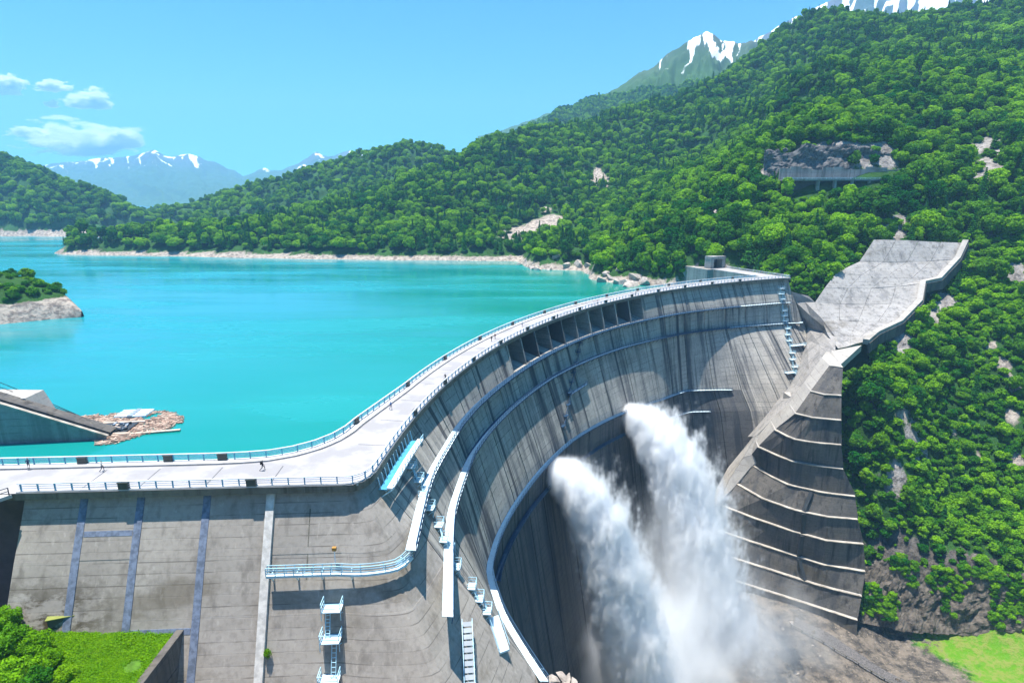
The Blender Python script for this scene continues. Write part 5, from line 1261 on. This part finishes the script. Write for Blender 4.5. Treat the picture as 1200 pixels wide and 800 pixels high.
mb = MB(); mb.box((0, 0, -1.6), (0.94, 0.34, 0), (-0.34, 0.94, 0), (0, 0, 1), 2.6, 1.2, 1.7); mb.build('block', M['butt'], blk); mb = MB(); mb.box((0, 0, 0.14), (0.94, 0.34, 0), (-0.34, 0.94, 0), (0, 0, 1), 2.75, 1.35, 0.06); mb.build('turf_cap', m_plain('dry_turf', (0.22, 0.24, 0.06), 0.95), blk)
p = face(s_wing(-33.6), 20.6, 0.35); o = bpy.data.objects.new('bush', NB_[1]); link(o); o.location = p; o.scale = (0.24, 0.24, 0.36); tag(o, 'single weed growing beside the pale drain chute', 'bush')

# left end of the wing: recessed shaded wall, viewing deck and steel cabinet
end = empty('wing_end_wall', (-80, 80, -20)); tag(end, 'recessed shaded concrete end wall beyond the near wing', 'wall')
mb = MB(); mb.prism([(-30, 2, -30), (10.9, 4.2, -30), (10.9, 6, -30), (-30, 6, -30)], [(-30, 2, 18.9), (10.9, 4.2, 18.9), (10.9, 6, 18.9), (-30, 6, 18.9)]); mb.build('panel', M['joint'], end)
vd = empty('viewing_deck', (-73.5, 72.0, 0)); tag(vd, 'small viewing deck with railing and sign at the near wing end', 'deck')
mb = MB(); mb.prism([(-8, -4, -0.5), (1.0, -2.0, -0.5), (4.4, 3.2, -0.5), (-8, 3.2, -0.5)], [(-8, -4, 0), (1.0, -2.0, 0), (4.4, 3.2, 0), (-8, 3.2, 0)]); mb.build('slab', M['kerb'], vd)
mb = MB(); P_ = [(-8, -3.8), (0.9, -1.8), (4.2, 3.0)]
for a, b in zip(P_[:-1], P_[1:]):
    for z in (1.1, 0.6): mb.bar((*a, z), (*b, z), 0.09)
    for t in np.linspace(0, 1, 5): q = (a[0] + (b[0] - a[0]) * t, a[1] + (b[1] - a[1]) * t); mb.bar((*q, 0), (*q, 1.1), 0.1)
mb.build('railing', M['dark'], vd)
mb = MB(); mb.box((1.6, 1.2, 1.5), (0.9, 0.43, 0), (-0.43, 0.9, 0), (0, 0, 1), 0.75, 0.05, 0.5); mb.bar((1.6, 1.3, 0), (1.6, 1.3, 1.2), 0.1); mb.bar((2.3, 1.8, 0), (2.3, 1.8, 3.2), 0.06); mb.build('sign_board', M['dark'], vd)
cb = empty('steel_cabinet', (-73.5, 71.4, -5.5)); tag(cb, 'pale grey steel cabinet below the viewing deck', 'cabinet')
mb = MB(); mb.abox(-3, 2.0, -1.5, 2.5, 0, 4.6); mb.build('body', M['deckp'], cb); mb = MB(); mb.abox(-0.5, 1.7, -1.58, -1.52, 0.4, 4.0); mb.build('door', M['white'], cb)

# ------------------------------------------------------------------ intake ramp wall, cables, driftwood raft
ia, ib = np.array([-112.0, 121.5]), np.array([-89.8, 123.0])
iw = empty('intake_wall', (-100, 122, LZ)); tag(iw, 'dark concrete ramp wall sloping down into the lake', 'wall'); IB = np.array([-100, 122, LZ])
mb = MB(); fr = [(-118, 119.5, -25), (-89.5, 122.5, -25), (-89.5, 122.5, -11.2), (-118, 119.5, 0.5)]; bk = [(x - 1, y + 5, z) for x, y, z in fr]
mb.prism([np.array(p) - IB for p in fr], [np.array(p) - IB for p in bk]); mb.build('wall', M['apron'], iw)
mb = MB(); mb.sweep([np.array((-118, 119.4, 0.9)) - IB, np.array((-88.6, 122.4, -11.0)) - IB], 0.7, 0.35); mb.build('coping', M['ledge'], iw)
mb = MB(); mb.sweep([np.array((-118.5, 122.5, 0.95)) - IB, np.array((-89.4, 125.6, -11.0)) - IB], 3.0, 0.3); mb.build('ramp', M['butt'], iw)
mb = MB(); mb.prism([(-14, -20, -13), (-3.5, -27, -13), (-3.5, -24, -13), (-14, -14, -13)], [(-14, -20, 9), (-10.5, -26, 2.4), (-10.5, -23, 2.4), (-14, -14, 9)]); mb.build('side_block', M['ridge'], iw)
mb = MB(); p0 = up(8, 471, -3) - IB; mb.prism([p0 + d for d in ((-12, 1, -14), (7, 3, -14), (7, 9, -14), (-12, 8, -14))], [p0 + d for d in ((-12, 1, 0.3), (1.5, 3, -0.2), (1.0, 9, -0.2), (-12, 8, 0.3))]); mb.build('upper_block', M['ridge'], iw)
cab = empty('boom_cable', up(-30, 436, 2)); tag(cab, 'thin dark cables running from the intake to the driftwood boom', 'cable'); B = np.array(cab.location)
for dv in (0, 7): mb = MB(); mb.sweep([up(-30, 436 + dv, 2.0) - B, up(40, 464 + dv * .5, -6) - B, up(98, 489, LZ + .3) - B], 0.12, 0.12); mb.build('strand', M['dark'], cab)
# driftwood: too many sticks to count
dpoly = [up(u, v, LZ)[:2] for u, v in ((68, 494), (95, 488), (140, 484), (190, 482), (214, 486), (214, 494), (190, 505), (160, 512), (135, 520), (112, 523), (118, 512), (90, 503))]
mb = MB(); mb2 = MB(); cnt = 0
while cnt < 2600:
    x = random.uniform(-112, -70); y = random.uniform(115, 152)
    if not in_poly(np.array([x]), np.array([y]), dpoly)[0]: continue
    if vnoise(np.array(x / 3.0), np.array(y / 3.0), 5) < 0.16: cnt += 1; continue
    a = random.uniform(-.6, .6) + (1.57 if random.random() < .2 else 0); L = random.uniform(0.4, 2.2); w = random.uniform(.08, .24)
    (mb if cnt % 3 else mb2).box((x, y, LZ + random.uniform(0.02, .22)), (math.cos(a), math.sin(a), 0), (-math.sin(a), math.cos(a), 0), (0, 0, 1), L / 2, w / 2, w / 2); cnt += 1
tag(mb.build('driftwood', M['wood']), 'pinkish brown mat of floating driftwood on the lake', 'driftwood', kind='stuff'); tag(mb2.build('driftwood', M['wood2']), 'pale sticks in the floating driftwood mat', 'driftwood', kind='stuff')
rp = up(137, 504, LZ); rf = empty('work_raft', rp, 0.12); tag(rf, 'dark square work raft moored in the driftwood', 'raft')
mb = MB(); mb.abox(-4.2, 3.2, -3.0, 3.6, -0.1, 0.55); mb.build('deck', M['dark'], rf)
for i in range(26):
    mb = MB(); x, y = random.uniform(-3.6, 2.6), random.uniform(-2.4, 3.0); a = random.uniform(0, 3); mb.box((x, y, 0.75), (math.cos(a), math.sin(a), 0), (-math.sin(a), math.cos(a), 0), (0, 0, 1), random.uniform(.3, .9), random.uniform(.12, .35), random.uniform(.12, .3)); mb.build('debris_piece', M[('grate', 'dark', 'wood2')[i % 3]], rf)
for y_ in (-3.3, 3.9): mb = MB(); mb.abox(-5.0, 4.4, y_ - .35, y_ + .35, -0.1, 0.6); mb.build('float', M['wood2'], rf)
pp = up(158, 486, LZ); pn = empty('pontoon', pp, 0.1); tag(pn, 'pale blue pontoon beside the driftwood raft', 'pontoon')
for k in range(4): mb = MB(); mb.abox(-3.6, 3.6, -2.4 + k * 1.3, -1.5 + k * 1.3, -.1, .6); mb.build('float', M['deckp'], pn)
mb = MB(); mb.abox(-0.5, 0.5, -2.6, 2.6, .6, .75); mb.build('cross_beam', M['grate'], pn)
fl = up(172, 508, LZ); bm_ = empty('boom_walkway', fl, 0.24); tag(bm_, 'pale timber walkway floating along the raft edge', 'walkway')
for k in range(9): mb = MB(); mb.abox(-7 + k * 1.55, -5.5 + k * 1.55, -.4, .4, .1, .42); mb.build('plank', M['wood2'], bm_)

# ------------------------------------------------------------------ people on the crest
def person(loc, rz, shirt, trousers, label, stride=0.35, pack=None):
    J = {'pel': (0, 0, .95), 'ches': (0, 0.03, 1.28), 'nek': (0, .03, 1.50), 'hd': (0, .05, 1.62), 'top': (0, .05, 1.73),
         'shl': (-.19, .02, 1.42), 'ell': (-.25, -.06 - .1 * stride, 1.15), 'wrl': (-.24, .10 - .3 * stride, .93), 'hal': (-.24, .13 - .3 * stride, .85), 'shr': (.19, .02, 1.42), 'elr': (.25, .0 + .3 * stride, 1.15), 'wrr': (.24, .16 + .3 * stride, .96), 'har': (.24, .20 + .3 * stride, .88),
         'hil': (-.10, 0, .90), 'knl': (-.11, .05 + .5 * stride, .50), 'anl': (-.11, -.03 + .6 * stride, .08), 'tol': (-.12, .14 + .6 * stride, .04), 'hir': (.10, 0, .90), 'knr': (.11, .05 - .2 * stride, .50), 'anr': (.11, -.10 - .75 * stride, .10), 'tor': (.12, .07 - .75 * stride, .05)}
    Rr = dict(pel=.15, ches=.155, nek=.06, hd=.10, top=.07, shl=.075, ell=.05, wrl=.035, hal=.04, shr=.075, elr=.05, wrr=.035, har=.04, hil=.095, knl=.065, anl=.045, tol=.04, hir=.095, knr=.065, anr=.045, tor=.04)
    E_ = [('pel', 'ches'), ('ches', 'nek'), ('nek', 'hd'), ('hd', 'top'), ('ches', 'shl'), ('shl', 'ell'), ('ell', 'wrl'), ('wrl', 'hal'), ('ches', 'shr'), ('shr', 'elr'), ('elr', 'wrr'), ('wrr', 'har'), ('pel', 'hil'), ('hil', 'knl'), ('knl', 'anl'), ('anl', 'tol'), ('pel', 'hir'), ('hir', 'knr'), ('knr', 'anr'), ('anr', 'tor')]
    ks = list(J); m = bpy.data.meshes.new('person'); m.from_pydata([J[k] for k in ks], [(ks.index(a), ks.index(b)) for a, b in E_], [])
    o = bpy.data.objects.new('person_build', m); link(o); o.modifiers.new('s', 'SKIN')
    for i, k in enumerate(ks): m.skin_vertices[0].data[i].radius = (Rr[k], Rr[k] * .85)
    m.skin_vertices[0].data[0].use_root = True
    sb = o.modifiers.new('d', 'SUBSURF'); sb.levels = 1; sb.render_levels = 1
    dg = bpy.context.evaluated_depsgraph_get(); me = bpy.data.meshes.new_from_object(o.evaluated_get(dg)); bpy.data.objects.remove(o)
    for k in (m_plain('shirt', shirt, .8), m_plain('trousers', trousers, .8), PSKIN, PHAIR): me.materials.append(k)
    for p in me.polygons:
        c_ = p.center; p.use_smooth = True
        p.material_index = 0 if c_.z > .93 and c_.z < 1.49 else 1
        if c_.z > 1.49: p.material_index = 3 if (c_.z > 1.68 or c_.y < .0) else 2
        if abs(c_.x) > .2 and c_.z < 1.08: p.material_index = 2
    q = bpy.data.objects.new('person', me); link(q); q.location = loc; q.rotation_euler = (0, 0, rz); tag(q, label, 'person', 'people on the dam crest')
    if pack:
        mb = MB(); mb.box((0, -.20, 1.25), (1, 0, 0), (0, 1, 0), (0, 0, 1), .15, .09, .22); mb.build('backpack', m_plain('pack_cloth', pack), q)
PSKIN = m_plain('skin', (0.45, 0.28, 0.2)); PHAIR = m_plain('hair', (0.02, 0.018, 0.015))
p = up(308, 551, 0.0); person((p[0], p[1], 0.004), -1.2, (.03, .03, .04), (.03, .035, .05), 'person in dark clothes walking on the road near the wing corner', .5, (.02, .02, .02))
p = up(34, 549, 0.16); person((p[0], p[1], 0.16), 0.3, (.05, .07, .12), (.03, .03, .04), 'person in dark clothes standing at the lakeside railing of the near wing', .05)
p = up(576, 400, 0.0); person((p[0], p[1], 0.004), 2.6, (.02, .02, .025), (.02, .02, .03), 'person in black walking along the crest beside a companion', .4)
p = up(579, 397, 0.0); person((p[0] + .3, p[1], 0.004), 2.6, (.25, .1, .08), (.03, .04, .07), 'person in a dull red top walking beside someone in black', .4)
p = up(522, 446, 0.0); person((p[0], p[1], 0.004), 2.4, (.06, .06, .07), (.04, .04, .05), 'lone person in grey walking by the downstream railing of the arch', .3)
p = up(653, 373, 0.0); person((p[0], p[1], 0.004), 2.2, (.04, .05, .08), (.03, .03, .03), 'lone person in dark blue on the crest above the spillway gates', .4)

for i, (u, v, c1_, c2_, what) in enumerate([(612, 383, (.5, .5, .52), (.05, .06, .1), 'person in a white shirt on the crest just before the spillway gates'), (700, 357, (.3, .05, .05), (.04, .04, .05), 'person in a red top on the crest halfway along the spillway gates'), (745, 346, (.04, .05, .06), (.05, .05, .06), 'person in dark clothes on the crest near the last spillway gate'), (458, 480, (.1, .2, .4), (.05, .05, .06), 'person in a blue shirt on the crest road just past the wing corner'), (120, 552, (.5, .48, .42), (.08, .08, .1), 'person in a cream top on the near wing road')]):
    p = up(u, v, 0.0); person((p[0], p[1], 0.004), i * 1.3, c1_, c2_, what, .35)
# expansion joints across the crest road
for i, q in enumerate([s_wing(-60.6), s_wing(-52.8), s_wing(-43.6), s_wing(-34.6)] + list(np.arange(S_ARC0 + 8, S_ARC1, 11.0))):
    mb = MB(); wdt = 6.9 if q < S_CORNER else 6.0; a = edge(q, -0.78, 0.0); b = edge(q, -wdt, 0.0); mb.bar(a, b, 0.14, 0.012); dpart(mb.build('expansion_joint', M['joint']))
#PART4
# ------------------------------------------------------------------ fields baked into fog volumes: water jets, spray, clouds
class GN:
    def __init__(s, name):
        s.g = bpy.data.node_groups.new(name, 'GeometryNodeTree'); s.g.interface.new_socket('Geometry', in_out='INPUT', socket_type='NodeSocketGeometry'); s.g.interface.new_socket('Geometry', in_out='OUTPUT', socket_type='NodeSocketGeometry')
        s.out = s.g.nodes.new('NodeGroupOutput'); s.pos = s.g.nodes.new('GeometryNodeInputPosition').outputs[0]
        sp = s.g.nodes.new('ShaderNodeSeparateXYZ'); s.g.links.new(s.pos, sp.inputs[0]); s.x, s.y, s.z = sp.outputs
    def m(s, op, a, b=0.0, c=0.0, clamp=False):
        n = s.g.nodes.new('ShaderNodeMath'); n.operation = op; n.use_clamp = clamp
        for k, v in enumerate((a, b, c)):
            if isinstance(v, (int, float)): n.inputs[k].default_value = v
            else: s.g.links.new(v, n.inputs[k])
        return n.outputs[0]
    def noise(s, sc, scale, detail=4, rough=0.6, off=(0, 0, 0)):
        v = s.g.nodes.new('ShaderNodeVectorMath'); v.operation = 'MULTIPLY_ADD'; s.g.links.new(s.pos, v.inputs[0]); v.inputs[1].default_value = sc; v.inputs[2].default_value = off
        n = s.g.nodes.new('ShaderNodeTexNoise'); s.g.links.new(v.outputs[0], n.inputs['Vector']); n.inputs['Scale'].default_value = scale; n.inputs['Detail'].default_value = detail; n.inputs['Roughness'].default_value = rough
        return n.outputs[0]
    def ss(s, v, lo, hi, a=0.0, b=1.0):
        n = s.g.nodes.new('ShaderNodeMapRange'); n.interpolation_type = 'SMOOTHSTEP'; n.clamp = True; s.g.links.new(v, n.inputs[0])
        for k, q in zip((1, 2, 3, 4), (lo, hi, a, b)): n.inputs[k].default_value = q
        return n.outputs[0]
    def finish(s, dens, mn, mx, res, mat, name, label, cat, kind='stuff', loc=(0, 0, 0), scale=(1, 1, 1)):
        vc = s.g.nodes.new('GeometryNodeVolumeCube'); s.g.links.new(dens, vc.inputs['Density']); vc.inputs['Min'].default_value = mn; vc.inputs['Max'].default_value = mx
        for k, r in zip('XYZ', res): vc.inputs['Resolution ' + k].default_value = r
        sm = s.g.nodes.new('GeometryNodeSetMaterial'); sm.inputs['Material'].default_value = mat
        s.g.links.new(vc.outputs[0], sm.inputs['Geometry']); s.g.links.new(sm.outputs[0], s.out.inputs[0])
        me = bpy.data.meshes.new(name); me.from_pydata([(0, 0, 0)], [], []); o = bpy.data.objects.new(name, me); link(o); o.location = loc; o.scale = scale
        o.modifiers.new('field', 'NODES').node_group = s.g; tag(o, label, cat, kind=kind); return o
def m_fog(name, col, dens, aniso=0.0):
    b = NB(name); b.t.nodes.remove(b.p); v = b.n('ShaderNodeVolumePrincipled'); v.inputs['Color'].default_value = (*col, 1); v.inputs['Density'].default_value = dens; v.inputs['Anisotropy'].default_value = aniso
    b.l(v.outputs[0], b.out.inputs['Volume']); return b.m
FOGJ = m_fog('white_water_spray', (0.99, 0.995, 1.0), 1.0, 0.15)
def jet(P0, hd, a, b_, r0, kr, D0, reach, label, seed):
    g = GN('jet_field'); x = g.m('SUBTRACT', g.x, P0[0]); y = g.m('SUBTRACT', g.y, P0[1]); z = g.m('SUBTRACT', g.z, P0[2])
    wob = g.m('MULTIPLY', g.m('SUBTRACT', g.noise((0.12, 0.12, 0.07), 1.0, 4, 0.6, (seed, 0, 0)), 0.5), 9.0)
    rho = g.m('MAXIMUM', g.m('ADD', g.m('ADD', g.m('MULTIPLY', x, hd[0]), g.m('MULTIPLY', y, hd[1])), g.m('MULTIPLY', wob, 0.35)), 0.0)
    lat = g.m('ADD', g.m('SUBTRACT', g.m('MULTIPLY', x, -hd[1]), g.m('MULTIPLY', y, -hd[0])), g.m('MULTIPLY', wob, 0.4))
    zc = g.m('SUBTRACT', g.m('MULTIPLY', rho, a), g.m('MULTIPLY', g.m('MULTIPLY', rho, rho), b_))
    sl = g.m('SUBTRACT', a, g.m('MULTIPLY', rho, 2 * b_))
    nd = g.m('DIVIDE', g.m('SUBTRACT', z, zc), g.m('SQRT', g.m('ADD', g.m('MULTIPLY', sl, sl), 1.0)))
    r = g.m('ADD', g.m('MULTIPLY', g.m('SQRT', rho), kr), r0)
    d = g.m('DIVIDE', g.m('SQRT', g.m('ADD', g.m('MULTIPLY', lat, lat), g.m('MULTIPLY', nd, nd))), r)
    n1 = g.noise((0.26, 0.26, 0.085), 1.0, 6, 0.68, (0, seed, 3)); n2 = g.noise((0.8, 0.8, 0.28), 1.0, 4, 0.65, (seed, 2, 0))
    tr_ = g.ss(rho, 2.0, 26.0, 0.45, 1.15); d2 = g.m('ADD', d, g.m('MULTIPLY', g.m('MULTIPLY', g.m('SUBTRACT', n1, 0.5), 1.35), tr_)); d2 = g.m('ADD', d2, g.m('MULTIPLY', g.m('MULTIPLY', g.m('SUBTRACT', n2, 0.5), 0.9), tr_))
    core = g.m('POWER', g.ss(d2, 1.05, 0.35), 1.6)
    thin = g.m('DIVIDE', 1.0, g.m('ADD', 1.0, g.m('MULTIPLY', rho, 0.02)))
    dens = g.m('MULTIPLY', g.m('MULTIPLY', core, D0), thin)
    dens = g.m('MULTIPLY', dens, g.ss(g.m('ADD', g.m('MULTIPLY', x, hd[0]), g.m('MULTIPLY', y, hd[1])), 0.0, 1.5))
    mn = (min(P0[0] - 6, P0[0] + hd[0] * reach - 26), min(P0[1] + 16, P0[1] + hd[1] * reach - 24), -123.0); mx = (P0[0] + hd[0] * reach + 24, P0[1] + 22, P0[2] + 14)
    res = [int((q - p) / 0.6) for p, q in zip(mn, mx)]
    return g.finish(dens, mn, mx, res, FOGJ, 'jet_spray', label.replace('white water jet', 'soft spray around the jet').replace('wide soft', 'wide soft'), 'spray', kind='stuff')
J1 = np.array([7.5, 168.5, -42.0]); J2 = np.array([41.0, 221.0, -44.0])
def hdir(P): d = np.array([CX, CY_]) - P[:2]; return d / np.linalg.norm(d)
jet(J1, hdir(J1), 0.56, 0.080, 0.9, 1.85, 3.0, 40, 'white water jet shooting from the outlet nearer the wing wall', 1.0)
jet(J2, hdir(J2), 0.52, 0.056, 1.1, 2.05, 3.0, 52, 'wide white water jet shooting from the outlet nearer the buttress', 7.0)
def m_drops():
    b = NB('white_water_drops'); d = b.n('ShaderNodeBsdfDiffuse'); t = b.n('ShaderNodeBsdfTranslucent'); mx = b.n('ShaderNodeMixShader'); mx.inputs[0].default_value = 0.55
    d.inputs[0].default_value = (0.97, 0.985, 1.0, 1); t.inputs[0].default_value = (0.97, 0.985, 1.0, 1); b.l(d.outputs[0], mx.inputs[1]); b.l(t.outputs[0], mx.inputs[2]); b.l(mx.outputs[0], b.out.inputs['Surface']); return b.m
M['drops'] = m_drops()
def jet_drops(P0, hd, a, b_, r0, kr, reach, n, label, seed):
    g_ = np.random.default_rng(seed); rho = reach * g_.uniform(0.0, 1, n) ** 0.75
    zc = a * rho - b_ * rho ** 2; sl = a - 2 * b_ * rho; ln = np.sqrt(1 + sl ** 2); r = r0 + kr * np.sqrt(rho)
    # ropes of water: drops gather in strands
    NSR = 90; st = g_.integers(0, NSR, n); sa = g_.uniform(0, 6.28, NSR)[st] + (0.12 + 0.2 * rho / reach) * g_.normal(0, 1, n); sr = np.sqrt(g_.uniform(0, 1, NSR))[st] * 0.80 + g_.normal(0, 0.06, n); rho = np.clip(rho + 1.2 * np.sin(rho * 0.9 + st) , 0, reach)
    lat = np.cos(sa) * sr * r; nn = np.sin(sa) * sr * r
    x = P0[0] + hd[0] * rho - hd[1] * lat - hd[0] * nn * sl / ln; y = P0[1] + hd[1] * rho + hd[0] * lat - hd[1] * nn * sl / ln; z = P0[2] + zc + nn / ln
    C = np.stack([x, y, z], 1); C = C[z > -121]; k = len(C)
    N = g_.normal(0, 0.55, (k, 3)) + np.array([-0.2, 0.0, 1.2]); V, Q = quads_from(C, N, 0.14, g_, 0.3)
    o = bpy.data.objects.new('water_jet', np_mesh('water_jet', V, Q, M['drops'])); link(o); tag(o, label, 'water jet'); return o
jet_drops(J1, hdir(J1), 0.56, 0.080, 0.7, 1.25, 40, 30000, 'white water jet shooting from the outlet nearer the wing wall', 5)
jet_drops(J2, hdir(J2), 0.52, 0.056, 0.8, 1.4, 52, 36000, 'wide white water jet shooting from the outlet nearer the buttress', 6)
# spray hanging in the gorge
g = GN('spray_field')
def blob(cx, cy, cz_, rx, ry, rz):
    q = [g.m('DIVIDE', g.m('SUBTRACT', v, c_), r) for v, c_, r in ((g.x, cx, rx), (g.y, cy, ry), (g.z, cz_, rz))]
    e = g.m('SQRT', g.m('ADD', g.m('ADD', g.m('MULTIPLY', q[0], q[0]), g.m('MULTIPLY', q[1], q[1])), g.m('MULTIPLY', q[2], q[2])))
    return e
n1 = g.noise((0.055, 0.055, 0.045), 1.0, 5, 0.6); n2 = g.noise((0.2, 0.2, 0.12), 1.0, 4, 0.6, (4, 0, 0))
nn_ = g.m('ADD', g.m('MULTIPLY', g.m('SUBTRACT', n1, 0.5), 1.5), g.m('MULTIPLY', g.m('SUBTRACT', n2, 0.5), 0.6))
d1 = g.ss(g.m('ADD', blob(52, 182, -110, 46, 36, 46), nn_), 1.0, 0.1); d2 = g.ss(g.m('ADD', blob(62, 190, -92, 26, 24, 46), nn_), 1.0, 0.1)
d3 = g.ss(g.m('ADD', blob(86, 184, -116, 34, 28, 22), nn_), 1.0, 0.1)
d4 = g.ss(g.m('ADD', blob(46, 172, -118, 36, 28, 30), nn_), 1.0, 0.15)
dens = g.m('ADD', g.m('MULTIPLY', d4, 0.16), g.m('ADD', g.m('ADD', g.m('MULTIPLY', d1, 0.020), g.m('MULTIPLY', d2, 0.020)), g.m('MULTIPLY', d3, 0.060)))
g.finish(dens, (-6, 135, -124), (128, 236, -40), (96, 74, 62), FOGJ, 'spray_mist', 'white spray mist drifting above the gorge floor', 'mist')

# clouds, far beyond the ranges
FOGC = m_fog('cloud_vapour', (1, 1, 1), 60.0, 0.3)
def cloud(u, v, wpx, hpx, D, seed, label):
    p = at(u, v, D); k = D / F / math.cos(TH); g = GN('cloud_field')
    n1 = g.noise((1.1, 1.1, 1.3), 1.0, 6, 0.62, (seed * 3.7, seed, 0)); n2 = g.noise((3.0, 3.0, 3.4), 1.0, 5, 0.65, (seed, 0, seed))
    e = g.m('SQRT', g.m('ADD', g.m('ADD', g.m('MULTIPLY', g.x, g.x), g.m('MULTIPLY', g.y, g.y)), g.m('MULTIPLY', g.z, g.z)))
    d = g.m('ADD', e, g.m('MULTIPLY', g.m('SUBTRACT', n1, 0.5), 3.0)); d = g.m('ADD', d, g.m('MULTIPLY', g.m('SUBTRACT', n2, 0.5), 1.8))
    base = g.ss(g.z, -0.75, -0.35)
    dens = g.m('MULTIPLY', g.ss(d, 0.75, 0.15), base)
    g.finish(dens, (-1.5, -1.2, -1.0), (1.5, 1.2, 1.2), (64, 40, 40), FOGC, 'cloud', label, 'cloud', kind='stuff', loc=tuple(p), scale=(wpx * k / 2, wpx * k / 2.4, hpx * k / 2))
cloud(2, 101, 40, 26, 11000, 1, 'small white cloud cut by the picture edge above the wooded mountain')
cloud(62, 102, 36, 14, 11500, 2, 'small flat white cloud between two others above the snowy range')
cloud(106, 118, 46, 24, 11000, 3, 'ragged white cloud highest above the snowy range')
cloud(62, 122, 16, 10, 11500, 4, 'tiny wisp of cloud under the small flat cloud')
cloud(36, 157, 40, 16, 12000, 5, 'small rounded cloud beside the large cloud bank on the range')
cloud(100, 168, 120, 44, 12500, 6, 'large white cloud bank resting on the snowy range')
cloud(146, 160, 26, 12, 12000, 7, 'small cloud puff just above the large cloud bank')

# ------------------------------------------------------------------ distant valley floor and the air
V = [(-13000, -300, -136), (9000, -300, -136), (9000, 9000, -136), (-13000, 9000, -136)]
vf = mesh_obj('valley_floor', V, [(0, 1, 2, 3)], M['trunk']); tag(vf, 'valley floor beneath the mountains', 'ground', kind='structure')
mb = MB(); mb.abox(-13500, 9500, -600, 9200, -138, 1360); hz = mb.build('haze', m_fog('mountain_haze', (0.34, 0.66, 1.0), 0.00014, 0.0)); tag(hz, 'thin blue mountain haze', 'haze', kind='stuff')
